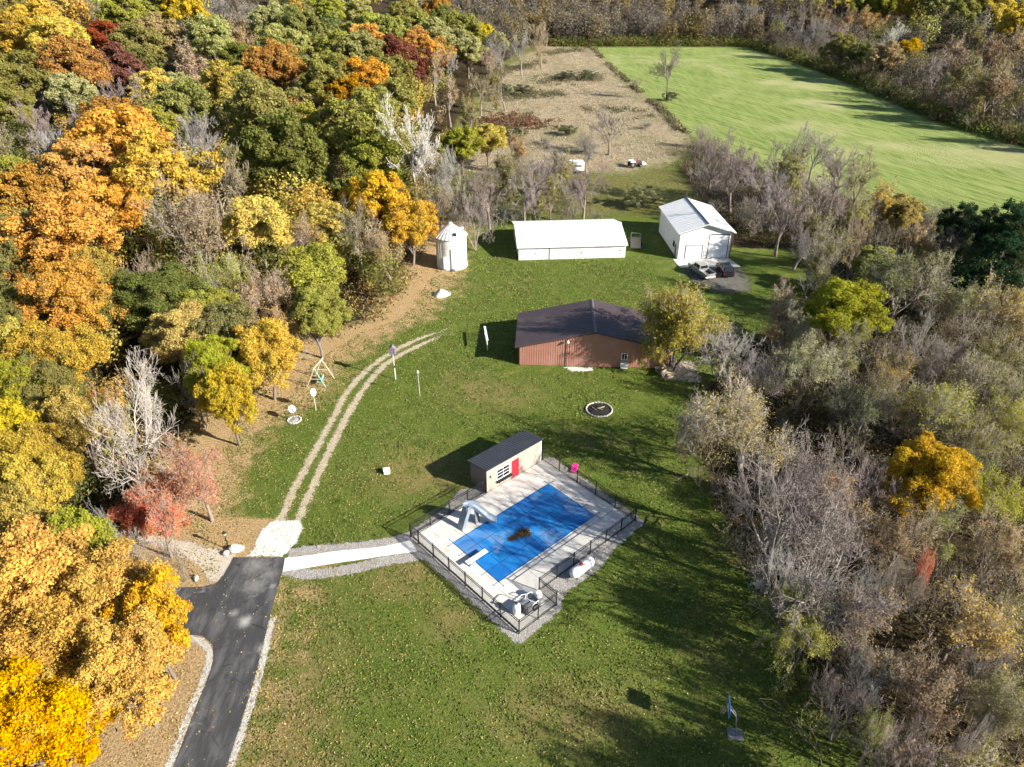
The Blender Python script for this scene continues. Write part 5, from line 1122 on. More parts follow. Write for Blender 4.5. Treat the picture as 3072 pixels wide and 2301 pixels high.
('S',-39.3,90.0,8.6,11.6,'YG','L','thin-leaved yellow-green tree in left wood above the pale bare tree'),
('D',-38.3,79.3,7.4,10.0,'YG','L','leafy yellow-green tree in left wood above the pale bare tree, leftmost of 2'),
('S',-32.5,84.7,9.0,12.2,'TAN','L','thin-leaved tan tree at the left wood edge beside the swing set, leftmost of 2'),
('D',-28.2,91.3,9.1,10.9,'YG','L','leafy yellow-green tree at the left wood edge beside the swing set, leftmost of 2'),
('D',-24.8,80.7,6.8,10.0,'YG','L','leafy yellow-green tree at the left wood edge beside the swing set, second from left'),
('S',-30.0,78.3,7.3,10.0,'TAN','L','thin-leaved tan tree at the left wood edge beside the swing set, second from left'),
('D',-38.7,74.0,7.7,10.0,'YO','L','leafy yellow-tan tree in left wood above the pale bare tree'),
('D',-33.9,74.8,8.3,10.0,'OL','L','leafy olive tree in left wood above the pale bare tree'),
('D',-28.3,70.8,7.5,10.0,'OY','L','leafy golden-orange tree at the left wood edge beside the swing set'),
('D',-32.8,67.4,6.6,10.0,'YG','L','leafy yellow-green tree in left wood above the pale bare tree, second from left'),
('D',-29.5,61.7,4.7,10.0,'Y','L','leafy yellow tree around the pale bare tree on left'),
('B',-34.4,65.0,4.9,10.0,'BP','L','bare purple-brown tree in left wood above the pale bare tree'),
('D',-49.9,66.5,9.2,11.1,'YO','L','leafy yellow-tan tree in the left wood at the left edge, leftmost of 2'),
('D',-55.7,68.7,5.9,10.0,'Y','L','leafy yellow tree in the left wood at the left edge'),
('D',-51.3,61.7,6.1,10.0,'YG','L','leafy yellow-green tree at the left edge left of the red maple'),
('D',-48.7,62.5,6.2,10.0,'OL','L','leafy olive tree in the left wood at the left edge, third from left'),
('D',-42.1,56.3,6.4,10.0,'YO','L','leafy yellow-tan tree at the left edge left of the red maple, third from left'),
('D',-46.9,54.0,5.6,10.0,'Y','L','leafy yellow tree at the left edge left of the red maple, leftmost of 2'),
('D',-42.8,50.5,6.3,10.0,'YO','L','leafy yellow-tan tree at the left edge left of the red maple, second from left'),
('S',-41.5,59.7,5.0,10.0,'ORS','L','thin-leaved light orange tree at the left edge left of the red maple'),
('S',-28.3,50.0,7.1,10.0,'RED','L','thin-leaved red tree around the pale bare tree on left, second from left'),
('S',-30.2,45.3,4.7,10.0,'RED','L','thin-leaved red tree around the pale bare tree on left, leftmost of 2'),
('D',-41.1,46.3,5.6,10.0,'Y','L','leafy yellow tree at the left edge left of the red maple, second from left'),
('D',-33.3,40.0,4.3,10.0,'YG','L','leafy yellow-green tree beside the asphalt drive at bottom left'),
('D',-40.2,42.1,5.1,10.0,'YO','L','leafy yellow-tan tree at the left edge left of the red maple, leftmost of 3'),
('B',-35.9,39.8,3.4,10.0,'BT','L','bare tan tree in the bottom-left corner'),
('B',-32.1,41.6,5.2,10.0,'BG','L','bare grey tree around the pale bare tree on left'),
('B',-27.6,39.1,4.0,10.0,'BP','L','bare purple-brown tree beside the asphalt drive at bottom left'),
('D',-34.2,35.0,9.1,10.9,'GO','L','leafy golden-orange tree in the bottom-left corner, third from left'),
('D',-29.1,34.5,7.4,10.0,'GO','L','leafy golden-orange tree beside the asphalt drive at bottom left, leftmost of 3'),
('D',-25.0,33.1,4.5,10.0,'GO','L','leafy golden-orange tree beside the asphalt drive at bottom left, third from left'),
('D',-30.6,29.6,8.3,10.0,'GO','L','leafy golden-orange tree in the bottom-left corner, fourth from left'),
('D',-24.8,29.4,6.2,10.0,'GO','L','leafy golden-orange tree beside the asphalt drive at bottom left, second from left'),
('D',-29.1,25.1,7.6,10.0,'GO','L','leafy golden-orange tree in the bottom-left corner, second from left'),
('D',-36.8,32.3,8.2,10.0,'GO','L','leafy golden-orange tree in the bottom-left corner, leftmost of 4'),
('B',121.9,449.8,13.0,18.0,'BG','R','bare grey tree beyond the far right end of green field, leftmost of 4'),
('B',121.5,449.9,13.0,18.0,'BP','R','bare purple-brown tree beyond the far right end of green field, leftmost of 3'),
('B',127.7,431.7,13.0,18.0,'BG','R','bare grey tree beyond the far right end of green field, second from left'),
('B',134.8,401.7,13.0,18.0,'BG','R','bare grey tree beyond the far right end of green field, fourth from left'),
('B',153.2,420.1,13.0,18.0,'BP','R','bare purple-brown tree beyond the far right end of green field, third from left'),
('D',179.4,436.9,13.0,18.0,'Y','R','leafy yellow tree on the far hillside at top right, leftmost of 3'),
('D',181.5,415.9,13.0,18.0,'YG','R','leafy yellow-green tree on the far hillside at top right, leftmost of 3'),
('D',191.5,410.2,13.0,18.0,'YG','R','leafy yellow-green tree on the far hillside at top right, second from left'),
('D',194.3,389.7,13.0,18.0,'YO','R','leafy yellow-tan tree on the far hillside at top right'),
('D',201.1,379.9,13.0,18.0,'P','R','leafy pale cream-green tree on the far hillside at top right'),
('D',199.4,354.4,13.0,18.0,'YG','R','leafy yellow-green tree on the far hillside at top right, third from left'),
('D',213.4,356.1,13.0,18.0,'Y','R','leafy yellow tree on the far hillside at top right, second from left'),
('D',197.9,312.7,13.0,18.0,'Y','R','leafy yellow tree on the far hillside at top right, third from left'),
('S',155.9,401.1,13.0,18.0,'BROWN','R','thin-leaved brown tree on the far hillside at top right'),
('S',157.9,371.3,13.0,18.0,'TAN','R','thin-leaved tan tree on the far hillside at top right, leftmost of 3'),
('B',154.9,322.3,13.0,18.0,'BW','R','bare whitish tree on the far hillside at top right'),
('S',164.5,370.2,13.0,18.0,'TAN','R','thin-leaved tan tree on the far hillside at top right, second from left'),
('D',156.8,307.9,9.3,11.1,'OY','R','leafy golden-orange tree on the far hillside at top right'),
('S',154.8,272.9,13.0,18.0,'BROWN','R','thin-leaved brown tree in the shaded wood right of the green field, third from left'),
('S',163.6,265.0,13.0,18.0,'BROWN','R','thin-leaved brown tree in the shaded wood right of the green field, fourth from left'),
('B',137.0,246.6,13.0,18.0,'BP','R','bare purple-brown tree in the shaded wood right of the green field'),
('S',138.6,232.3,13.0,18.0,'OL','R','thin-leaved olive tree in the shaded wood right of the green field, third from left'),
('S',140.2,216.6,13.0,18.0,'OL','R','thin-leaved olive tree in the shaded wood right of the green field, fifth from left'),
('S',137.2,215.8,13.0,18.0,'BROWN','R','thin-leaved brown tree in the shaded wood right of the green field, second from left'),
('S',144.1,187.6,13.0,18.0,'OL','R','thin-leaved olive tree in the shaded wood right of the green field, fourth from left'),
('S',146.1,179.1,11.3,15.3,'BROWN','R','thin-leaved brown tree in the shaded wood right of the green field, fifth from left'),
('S',133.3,238.0,13.0,17.9,'BROWN','R','thin-leaved brown tree in the shaded wood right of the green field, leftmost of 5'),
('D',135.3,302.1,10.8,12.9,'OL','R','leafy olive tree in the shaded wood right of the green field'),
('D',132.9,313.1,12.0,14.4,'OL','R','leafy olive tree on the far hillside at top right'),
('D',138.3,287.7,11.9,14.3,'TAN','R','leafy tan tree in the shaded wood right of the green field'),
('B',136.2,324.1,13.0,18.0,'BP','R','bare purple-brown tree beyond the far right end of green field, second from left'),
('B',132.7,352.4,13.0,18.0,'BG','R','bare grey tree beyond the far right end of green field, third from left'),
('B',135.5,349.8,13.0,18.0,'BP','R','bare purple-brown tree on the far hillside at top right, leftmost of 2'),
('B',137.8,294.7,13.0,18.0,'BP','R','bare purple-brown tree on the far hillside at top right, second from left'),
('S',136.3,219.3,11.1,15.0,'OL','R','thin-leaved olive tree in the shaded wood right of the green field, leftmost of 5'),
('S',140.5,206.9,11.7,15.8,'OL','R','thin-leaved olive tree in the shaded wood right of the green field, second from left'),
('S',173.5,298.6,13.0,18.0,'OL','R','thin-leaved olive tree on the far hillside at top right'),
('S',175.3,274.9,13.0,18.0,'TAN','R','thin-leaved tan tree on the far hillside at top right, third from left'),
('B',41.1,146.8,10.8,15.2,'BP','R','bare purple-brown tree in the hedge behind the white gabled shed, leftmost of 4'),
('B',43.7,138.7,11.6,16.2,'BP','R','bare purple-brown tree in the hedge behind the white gabled shed, second from left'),
('B',54.1,144.3,11.9,16.7,'BP','R','bare purple-brown tree in the hedge behind the white gabled shed, third from left'),
('B',65.7,156.6,10.1,14.1,'BG','R','bare grey tree in the hedge along the near edge of green field'),
('S',53.7,137.3,9.9,13.3,'OL','R','thin-leaved olive tree in the hedge behind the white gabled shed, leftmost of 2'),
('B',63.4,139.7,10.4,14.5,'BP','R','bare purple-brown tree in the hedge along the near edge of green field, second from left'),
('B',66.9,135.6,9.7,13.6,'BT','R','bare tan tree in the hedge along the near edge of green field, second from left'),
('B',46.9,128.8,10.9,13.5,'BG','R','bare grey tree in the hedge behind the white gabled shed, leftmost of 2'),
('B',54.8,124.3,12.1,13.5,'BP','R','bare purple-brown tree in the hedge along the near edge of green field, leftmost of 3'),
('S',63.0,122.4,9.0,12.1,'YO','R','thin-leaved yellow-tan tree in the hedge along the near edge of green field'),
('D',69.6,123.3,6.5,8.0,'YO','R','leafy yellow-tan tree in the hedge along the near edge of green field'),
('S',55.7,113.4,8.4,11.4,'YG','R','thin-leaved yellow-green tree in the hedge along the near edge of green field'),
('B',45.6,115.9,10.0,13.5,'BP','R','bare purple-brown tree in the hedge behind the white gabled shed, fourth from left'),
('S',46.7,110.0,8.2,11.1,'OL','R','thin-leaved olive tree in the hedge behind the white gabled shed, second from left'),
('B',47.3,104.8,7.9,11.1,'BG','R','bare grey tree in the hedge behind the white gabled shed, second from left'),
('B',55.3,107.7,7.4,10.4,'BT','R','bare tan tree in the hedge along the near edge of green field, leftmost of 2'),
('S',61.1,104.6,7.9,10.7,'TAN','R','thin-leaved tan tree in the hedge along the near edge of green field'),
('B',68.5,105.3,7.3,10.2,'BP','R','bare purple-brown tree in the hedge along the near edge of green field, third from left'),
('E',73.8,112.8,7.0,9.8,'EV','R','dark evergreen tree in the hedge along the near edge of green field, leftmost of 2'),
('E',73.7,101.5,9.6,13.4,'EV','R','dark evergreen tree in the hedge along the near edge of green field, second from left'),
('S',45.6,93.3,9.9,13.3,'OL','R','thin-leaved olive tree in the right wood beside the parked vehicles'),
('S',51.8,87.1,12.4,13.5,'OLG','R','thin-leaved olive-green tree in the right wood beside the parked vehicles'),
('D',54.3,99.0,6.4,8.0,'YG','R','leafy yellow-green tree in the right wood beside the parked vehicles, second from left'),
('E',66.4,91.5,8.8,12.4,'EV','R','dark evergreen tree in the right wood beside the parked vehicles'),
('S',61.7,80.1,9.3,12.6,'YO','R','thin-leaved yellow-tan tree in the right wood beside the parked vehicles'),
('S',62.4,87.5,6.3,8.6,'OLP','R','thin-leaved pale olive tree in the right wood beside the parked vehicles, second from left'),
('S',36.4,83.7,6.9,9.4,'BROWN','R','thin-leaved brown tree in the right wood beside the parked vehicles'),
('D',41.4,80.7,8.9,10.7,'YG','R','leafy yellow-green tree in the right wood beside the parked vehicles, leftmost of 2'),
('S',36.5,78.6,6.6,9.0,'OLP','R','thin-leaved pale olive tree in the right wood beside the parked vehicles, leftmost of 2'),
('B',47.0,73.7,8.3,11.6,'BG','R','bare grey tree at the right edge, upper part of right wood, leftmost of 2'),
('S',40.8,72.6,7.0,9.4,'OLP','R','thin-leaved pale olive tree in the right wood right of the brown barn, second from left'),
('S',33.2,68.4,7.8,10.6,'OLP','R','thin-leaved pale olive tree in the right wood right of the brown barn, leftmost of 2'),
('B',51.6,73.8,5.8,8.2,'BG','R','bare grey tree at the right edge, upper part of right wood, second from left'),
('S',56.1,71.0,7.4,9.9,'OL','R','thin-leaved olive tree at the right edge, upper part of right wood, second from left'),
('S',42.2,64.2,7.5,10.1,'YO','R','thin-leaved yellow-tan tree at the right edge, upper part of right wood'),
('S',36.3,60.5,7.0,9.5,'DGS','R','thin-leaved dark green tree in the right wood right of the brown barn'),
('S',42.8,60.0,7.8,10.5,'YG','R','thin-leaved yellow-green tree at the right edge, upper part of right wood, leftmost of 2'),
('S',50.1,63.4,8.5,11.5,'OL','R','thin-leaved olive tree at the right edge, upper part of right wood, leftmost of 2'),
('S',50.7,59.5,6.5,8.8,'YG','R','thin-leaved yellow-green tree at the right edge, upper part of right wood, second from left'),
('S',45.4,56.6,6.3,8.5,'OL','R','thin-leaved olive tree at the right edge of photo, middle'),
('D',37.8,50.0,7.2,8.6,'OY','R','leafy golden-orange tree at the right edge of photo, middle'),
('B',31.4,49.4,6.5,9.1,'BP','R','bare purple-brown tree in the right wood right of the pool, second from left'),
('S',27.7,48.8,5.7,8.0,'TAN','R','thin-leaved tan tree in the right wood right of the pool, leftmost of 2'),
('S',42.2,47.8,6.4,8.6,'YG','R','thin-leaved yellow-green tree at the right edge of photo, middle, second from left'),
('S',42.9,51.8,5.0,8.0,'OLG','R','thin-leaved olive-green tree at the right edge of photo, middle'),
('B',19.1,60.1,5.9,8.3,'BG','R','bare grey tree in the right wood right of the brown barn, leftmost of 2'),
('B',27.2,68.8,6.3,8.8,'BG','R','bare grey tree in the right wood right of the brown barn, second from left'),
('B',24.4,41.3,7.3,10.2,'BP','R','bare purple-brown tree in the right wood right of the pool, leftmost of 2'),
('S',28.5,43.6,3.9,8.0,'TAN','R','thin-leaved tan tree in the right wood right of the pool, second from left'),
('S',31.3,41.9,6.2,8.4,'BROWN','R','thin-leaved brown tree at the right edge of photo, middle'),
('S',36.5,43.2,5.3,8.0,'YG','R','thin-leaved yellow-green tree at the right edge of photo, middle, leftmost of 2'),
('S',39.8,42.3,5.7,8.0,'TAN','R','thin-leaved tan tree at the right edge of photo, middle'),
('B',21.5,39.4,5.8,8.1,'BW','R','bare whitish tree in the right wood near the basketball hoop'),
('B',24.5,37.4,6.4,9.0,'BG','R','bare grey tree in the right wood near the basketball hoop, leftmost of 2'),
('B',29.3,38.5,4.9,8.0,'BP','R','bare purple-brown tree in the bottom-right corner of the wood, leftmost of 4'),
('S',32.3,39.6,1.5,8.0,'RED','R','thin-leaved red tree in the bottom-right corner of the wood'),
('S',20.7,33.3,4.5,8.0,'YG','R','thin-leaved yellow-green tree in the right wood near the basketball hoop'),
('S',20.5,35.7,3.9,8.0,'OLG','R','thin-leaved olive-green tree in the right wood near the basketball hoop'),
('S',25.8,32.5,6.7,9.0,'BROWN','R','thin-leaved brown tree in the bottom-right corner of the wood, leftmost of 2'),
('S',32.8,34.8,7.4,9.9,'YO','R','thin-leaved yellow-tan tree in the bottom-right corner of the wood'),
('S',36.3,34.4,4.0,8.0,'OL','R','thin-leaved olive tree in the bottom-right corner of the wood, fourth from left'),
('B',31.8,31.3,5.6,8.0,'BP','R','bare purple-brown tree in the bottom-right corner of the wood, fourth from left'),
('S',27.4,28.8,6.1,8.3,'BROWN','R','thin-leaved brown tree in the bottom-right corner of the wood, second from left'),
('B',21.8,28.3,4.7,8.0,'BP','R','bare purple-brown tree in the right wood near the basketball hoop'),
('B',23.8,30.3,4.3,8.0,'BG','R','bare grey tree in the right wood near the basketball hoop, second from left'),
('S',22.5,25.9,2.6,8.0,'YG','R','thin-leaved yellow-green tree in the bottom-right corner of the wood'),
('S',31.1,28.2,5.2,8.0,'OL','R','thin-leaved olive tree in the bottom-right corner of the wood, leftmost of 4'),
('B',27.3,25.5,3.9,8.0,'BG','R','bare grey tree in the bottom-right corner of the wood'),
('S',30.7,25.7,4.2,8.0,'OL','R','thin-leaved olive tree in the bottom-right corner of the wood, third from left'),
('B',24.4,24.9,3.9,8.0,'BP','R','bare purple-brown tree in the bottom-right corner of the wood, second from left'),
('S',23.1,20.6,8.3,11.2,'BROWN','R','thin-leaved brown tree in the right wood near the basketball hoop'),
('B',23.2,20.0,8.1,11.4,'BP','R','bare purple-brown tree in the bottom-right corner of the wood, third from left'),
('S',23.2,19.9,7.5,10.1,'OL','R','thin-leaved olive tree in the right wood near the basketball hoop'),
('S',25.7,19.2,8.5,11.5,'OL','R','thin-leaved olive tree in the bottom-right corner of the wood, second from left'),
]
def jit(c, a=.12):
    k = trng.uniform(1 - a, 1 + a); return tuple(min(1, v * k * trng.uniform(1 - a * .4, 1 + a * .4)) for v in c)
for kind, x, y, W, H, ck, side, label in TREES:
    lod = NEAR if math.hypot(x, y) < 118 else MID
    pair = trng.choice(XL if (kind == 'D' and W > 6 and y < 85) else lod[kind]); bare = kind == 'B'
    bark = jit(BARKC[ck]) if bare else jit((.24, .20, .17) if kind != 'S' else (.30, .255, .22))
    put_tree(pair, NAMES[kind], label, 'tree', x, y, W * trng.uniform(1.0, 1.15), H, bark if bare else jit(COLS[ck]), bark, 'trees of the left wood' if side == 'L' else 'trees of the right wood and hedge')
# trees that stand out singly
EDGE = [make_bare(98, (7, 7, 7, 5), twig_r=1.2), make_bare(99, (6, 8, 6, 5), twig_r=1.2)]
for i_, (x_, y_, W_, H_, lab_) in enumerate([(21.2, 41.4, 11, 15.5, 'tall grey bare tree at the wood edge right of the propane tank'), (22.4, 47.3, 10, 14, 'grey bare tree at the wood edge just below the wide tan tree'), (21.3, 35.6, 11, 15, 'grey bare tree at the wood edge above the basketball hoop'), (25.2, 44.0, 10, 15, 'purple-grey bare tree behind the wood edge right of the propane tank')]):
    put_tree(EDGE[i_ % 2], 'bare_tree', lab_, 'tree', x_, y_, W_, H_, (.34, .29, .27), (.36, .32, .28), None)
put_tree(make_bare(96, (8, 8, 7, 5), 7500, .085, True, .9), 'thinning_tree', 'wide tan half-bare tree right of the pool, at the wood edge', 'tree', 23.2, 53.4, 15, 13.4, (.44, .35, .15), (.34, .30, .25), None, .7)
put_tree(MID['B'][1], 'bare_tree', 'tall white-limbed bare tree with forked trunk behind the grain bin', 'tree', -18.7, 140, 15, 23, (.70, .66, .60), (.66, .62, .55), None, .4)
put_tree(NEAR['B'][1], 'bare_tree', 'pale bare maple with few red leaves, left of the dirt track', 'tree', -36.2, 52.5, 13.5, 16.5, (.60, .54, .48), (.56, .50, .44), None, 1.2)
REDM = make_bare(97, (7, 7, 6, 5), 13000, .15, twig_r=.9)
put_tree(REDM, 'thinning_tree', 'red-orange maple drooping over the lawn beside the pale bare maple', 'tree', -31.2, 50.2, 10.5, 5.6, (.66, .20, .075), (.42, .36, .32), None)
put_tree(REDM, 'thinning_tree', 'low red maple at the foot of the pale bare maple', 'tree', -34.3, 47.6, 7.5, 5.5, (.60, .10, .06), (.42, .36, .32), None)
put_tree(NEAR['B'][2], 'bare_tree', 'whitish multi-stemmed bare tree right of the brown barn', 'tree', 25.8, 75.8, 9.5, 8.5, (.52, .49, .45), (.56, .53, .48), None)
yt = put_tree(make_bare(95, (5, 6, 6, 4), 26000, .125, True, 1., 5), 'yard_tree', 'golden-green tree with several stems against the brown barn', 'tree', 20.2, 77.3, 13.5, 13.6, (.38, .30, .065), (.20, .17, .145), None, 2.2)
put_tree(MID['B'][1], 'bare_tree', 'lone tall bare tree at the left edge of green field', 'tree', 53, 257.6, 13, 18.5, (.24, .205, .175), (.25, .21, .18), None)
put_tree(MID['B'][0], 'bare_tree', 'spreading bare tree standing in the tan meadow', 'tree', 24.6, 184.3, 11, 12, (.27, .24, .21), (.24, .21, .18), None)
put_tree(MID['B'][1], 'bare_tree', 'slim bare tree beside the white box trailer', 'tree', 17.4, 166.2, 6.5, 9.6, (.33, .30, .27), (.33, .30, .27), None)
SH = [('bush', 26.3, 142.6, 7.6, 4.8, (.30, .30, .13), 0, 'rounded pale olive bush behind the gabled shed'), ('bush', .8, 202.2, 8.5, 3.0, (.17, .19, .09), 0, 'low green bush at left of the tan meadow'), ('bush', 15.4, 206.2, 6.2, 3.0, (.19, .21, .09), 0, 'small green bush in the middle of the tan meadow'),
      ('bush', 21, 298.5, 9, 3.6, (.14, .15, .09), 0, 'dark bush in far meadow row, left one'), ('bush', 29.5, 300, 8, 3.6, (.15, .17, .10), 1, 'dark bush in far meadow row, right one'), ('bush', -4, 264.9, 9, 4.6, (.15, .17, .08), 1, 'dark green bush at the meadow edge by the wood'), ('bush', 4, 266, 8, 4, (.19, .19, .11), 0, 'grey-green bush beside the dark meadow-edge bush'),
      ('twiggy_bush', 18.5, 188, 10, 4.8, (.30, .28, .20), 2, 'wide grey twiggy bush behind the slim bare tree'), ('twiggy_bush', 38.4, 212.4, 6, 2.6, (.27, .22, .15), 2, 'small brown bush near the field edge'), ('twiggy_bush', 49.4, 191.1, 8.2, 7.2, (.40, .30, .17), 3, 'tall tan bush at the near corner of green field'), ('twiggy_bush', 46.5, 281, 5, 4, (.34, .27, .18), 2, 'tan bush on the field boundary line'),
      ('bush', 54, 256, 5.5, 3.2, (.13, .13, .07), 1, 'dark bush at the foot of the lone field tree'), ('twiggy_bush', 8.5, 196, 5, 2.4, (.26, .20, .14), 3, 'low brown bush left of the spreading bare tree')]
for nm, x, y, W, H, col, v, label in SH:
    put_tree((BUSH + TBUSH)[v], nm, label, 'bush', x, y, W, H, col, (.26, .22, .19), 'bushes of the meadow')

# merged masses nobody could count
def scatter_mass(name, pts, per, spread, hgt, size, cols, rng, up=.4, zoff=0.):
    """clumps of leaves round each point, colours per clump"""
    n = len(pts); P = np.repeat(pts, per, 0); C = np.repeat(cols, per, 0); k = len(P); off = rng.normal(size=(k, 3)) * np.array([spread, spread, hgt * .35]); off[:, 2] = np.abs(off[:, 2]) if np.isscalar(hgt) else off[:, 2]
    pos = P + off; pos[:, 2] = ground_z(pos[:, 0], pos[:, 1]) + np.abs(off[:, 2]) + zoff
    t = TM(); nr = rng.normal(size=(k, 3)) + np.array([0, 0, up]); t.leaves(pos, nr, np.full(k, size * 1.15), rng, 0); C = np.clip(C * rng.uniform(.75, 1.25, (k, 1)), 0, 1)
    return stuff(link(name, t.mesh(name, [LEAFA], C)))
rng = np.random.default_rng(21)
def pick(pal, n): return np.array(pal)[rng.integers(0, len(pal), n)]
# underbrush: left wood, right wood, hedge
xs = rng.uniform(-75, -10, 5200); ys = rng.uniform(20, 170, 5200); d = xs - xe_f(ys); k = (d < -2.0) & (d > -42); pts = np.stack([xs[k], ys[k], 0 * xs[k]], 1)[:2300]
o = scatter_mass('underbrush', pts, 40, .8, 1.6, .24, pick([(.30, .22, .09), (.20, .15, .06), (.38, .28, .09), (.12, .13, .04), (.34, .16, .06), (.25, .20, .14)], len(pts)), rng); tag(o, 'brown and olive undergrowth beneath the left wood', 'undergrowth')
xs = rng.uniform(14, 92, 6500); ys = rng.uniform(18, 190, 6500); d = xs - rw_f(ys); k = ((d > 2.5) & (ys < 150) | ((xs > 40) & (ys >= 120))) & (poly_sd(xs, ys, FIELD) < -1.5) & ~((xs > 24) & (xs < 42) & (ys > 90) & (ys < 131)); pts = np.stack([xs[k], ys[k], 0 * xs[k]], 1)[:2900]
o = scatter_mass('underbrush', pts, 26, .85, 1.9, .19, pick([(.17, .15, .06), (.10, .09, .045), (.22, .19, .09), (.10, .12, .04), (.20, .14, .08), (.28, .24, .10)], len(pts)), rng); tag(o, 'dark tangled undergrowth of the right wood', 'undergrowth')
# thicket of saplings filling the right wood and hedge
def thicket(name, label, P, Hr, tints, seed, stems=7, leaf=160, lsz=.14):
    g = np.random.default_rng(seed); vars_ = []
    for v in range(6):
        segs = [[] for _ in range(6)]; tips = []
        for s_ in range(stems):
            a = g.uniform(0, 6.28); branch(g, (g.normal() * .4, g.normal() * .4, 0), (math.cos(a) * .45, math.sin(a) * .45, 1), g.uniform(.6, 1.1), .035, 0, 2, (5, 4), segs, tips, .3)
        vars_.append((np.array([q for L in segs for q in L]), np.array([p for p, _ in tips])))
    t = TM(); tint = []
    for i, (x, y) in enumerate(P):
        S, T_ = vars_[i % 6]; h = g.uniform(*Hr) / max(T_[:, 2].max(), 1e-3); w = h * g.uniform(.8, 1.3); a = g.uniform(0, 6.28); ca, sa = math.cos(a) * w, math.sin(a) * w; o = np.array([x, y, gz(x, y)])
        M = np.array([[ca, -sa, 0], [sa, ca, 0], [0, 0, h]]); A = S.copy(); A[:, :3] = S[:, :3] @ M.T + o; A[:, 3:6] = S[:, 3:6] @ M.T + o; A[:, 6:] = np.maximum(A[:, 6:] * 1.2, .016)
        t.tubes(0, 3, A); c = np.array([(.36, .30, .28), (.42, .39, .36), (.28, .23, .19)][g.integers(3)]) * g.uniform(.8, 1.2); tint.append(np.repeat(c[None], len(A) * 3, 0))
        ix = g.integers(0, len(T_), leaf); pos = T_[ix] @ M.T + o + g.normal(size=(leaf, 3)) * .25; t.leaves(pos, g.normal(size=(leaf, 3)) + [0, 0, .6], np.full(leaf, lsz), g, 0); c = np.array(tints[g.integers(len(tints))]); tint.append(np.clip(c[None] * g.uniform(.7, 1.3, (leaf, 1)), 0, 1))
    tag(stuff(link(name, t.mesh(name, [LEAFA], np.concatenate(tint)))), label, 'thicket')
def spread_pts(n, x0, x1, y0, y1, cond, dmin, seed):
    g = np.random.default_rng(seed); out = []
    for _ in range(n * 30):
        x, y = g.uniform(x0, x1), g.uniform(y0, y1)
        if cond(x, y) and all((x - a) ** 2 + (y - b) ** 2 > dmin * dmin for a, b in out): out.append((x, y))
        if len(out) >= n: break
    return out
inf = lambda x, y: float(poly_sd(np.array([x]), np.array([y]), FIELD)[0])
thicket('thicket', 'tangled saplings and briars filling the right wood', spread_pts(165, 16, 100, 20, 135, lambda x, y: x > float(rw_f(y)) + 1.5 and x < .8 * y + 12 and inf(x, y) < -3, 2.6, 5), (3, 6), [(.26, .22, .08), (.20, .18, .07), (.34, .24, .12), (.14, .16, .05), (.38, .32, .12)], 6)
thicket('thicket', 'grey-brown brush hedge between the gabled shed and green field', spread_pts(80, 30, 100, 122, 200, lambda x, y: inf(x, y) < -2 and not (24 < x < 43 and y < 133) and x > 33 + (y - 130) * .25, 2.8, 7), (3.5, 6.5), [(.26, .21, .10), (.30, .20, .13), (.22, .18, .09)], 8, 8, 90, .2)
thicket('thicket', 'grey-brown brush behind the long white shed', spread_pts(45, -16, 19, 130, 168, lambda x, y: x < 19 - (y - 130) * .12, 3.0, 9), (3, 6), [(.24, .20, .08), (.30, .20, .13), (.14, .16, .05)], 10, 8, 90, .2)
thicket('thicket', 'brown and grey brush of the shaded wood right of green field', spread_pts(170, 118, 210, 120, 395, lambda x, y: float(xr_f(y)) + 1 < x < min(float(xr_f(y)) + 42, .8 * y + 8) and inf(x, y) < -1, 4, 17), (5, 10), [(.22, .18, .09), (.26, .17, .10), (.16, .16, .06), (.34, .25, .09)], 18, 8, 140, .34)
# meadow tussocks
xs = rng.uniform(-14, 50, 9000); ys = rng.uniform(165, 400, 9000); k = poly_sd(xs, ys, MEADOW) > -2; pts = np.stack([xs[k], ys[k], 0 * xs[k]], 1)
o = scatter_mass('dry_grass', pts[:4500], 14, .6, .45, .2, pick([(.52, .43, .30), (.46, .37, .25), (.36, .28, .19), (.56, .48, .33)], len(pts[:4500])), rng); tag(o, 'tan dry grass tussocks across the meadow', 'grass')
xs = rng.normal(-1, 5, 260); ys = rng.normal(221, 5, 260); pts = np.stack([xs, ys, 0 * xs], 1)
o = scatter_mass('red_weeds', pts, 22, .5, 1.3, .38, pick([(.20, .08, .07), (.24, .12, .09), (.17, .07, .06)], 260), rng); tag(o, 'patch of dark red weeds in the tan meadow', 'weeds')
bands = [((22, 243), (44, 236), 25), ((-10, 260), (18, 270), 110), ((10, 296), (36, 303), 90), ((-4, 318), (14, 345), 70), ((14, 372), (36, 390), 60), ((-10, 212), (4, 225), 50)]
P_ = np.concatenate([np.stack([np.linspace(a[0], b_[0], n_) + rng.normal(size=n_) * 1.2, np.linspace(a[1], b_[1], n_) + rng.normal(size=n_) * 4.5, np.zeros(n_)], 1) for a, b_, n_ in bands])
o = scatter_mass('meadow_brush', P_, 50, 1.0, 1.5, .3, pick([(.16, .14, .08), (.22, .18, .11), (.14, .15, .07), (.28, .22, .14)], len(P_)), rng); tag(o, 'dark weedy bands crossing the tan meadow', 'weeds')
# brushy ridge along the field's left boundary
fb = smooth_line([(40.5, 399), (43.0, 328), (46, 273), (48.2, 241), (48.8, 214), (52, 192)], 40); a = np.array(fb); pts = np.concatenate([a + rng.normal(size=a.shape) * .6 for _ in range(3)]); pts = np.c_[pts, 0 * pts[:, 0]]
pts = pts[(np.sin(pts[:, 1] * .21) + np.sin(pts[:, 1] * .083 + 1) > -.7)]
o = scatter_mass('boundary_weeds', pts, 16, .6, 1.0, .38, pick([(.14, .12, .06), (.22, .17, .09), (.30, .24, .13), (.10, .10, .05)], len(pts)), rng); tag(o, 'weedy ridge along the left boundary of green field', 'weeds')
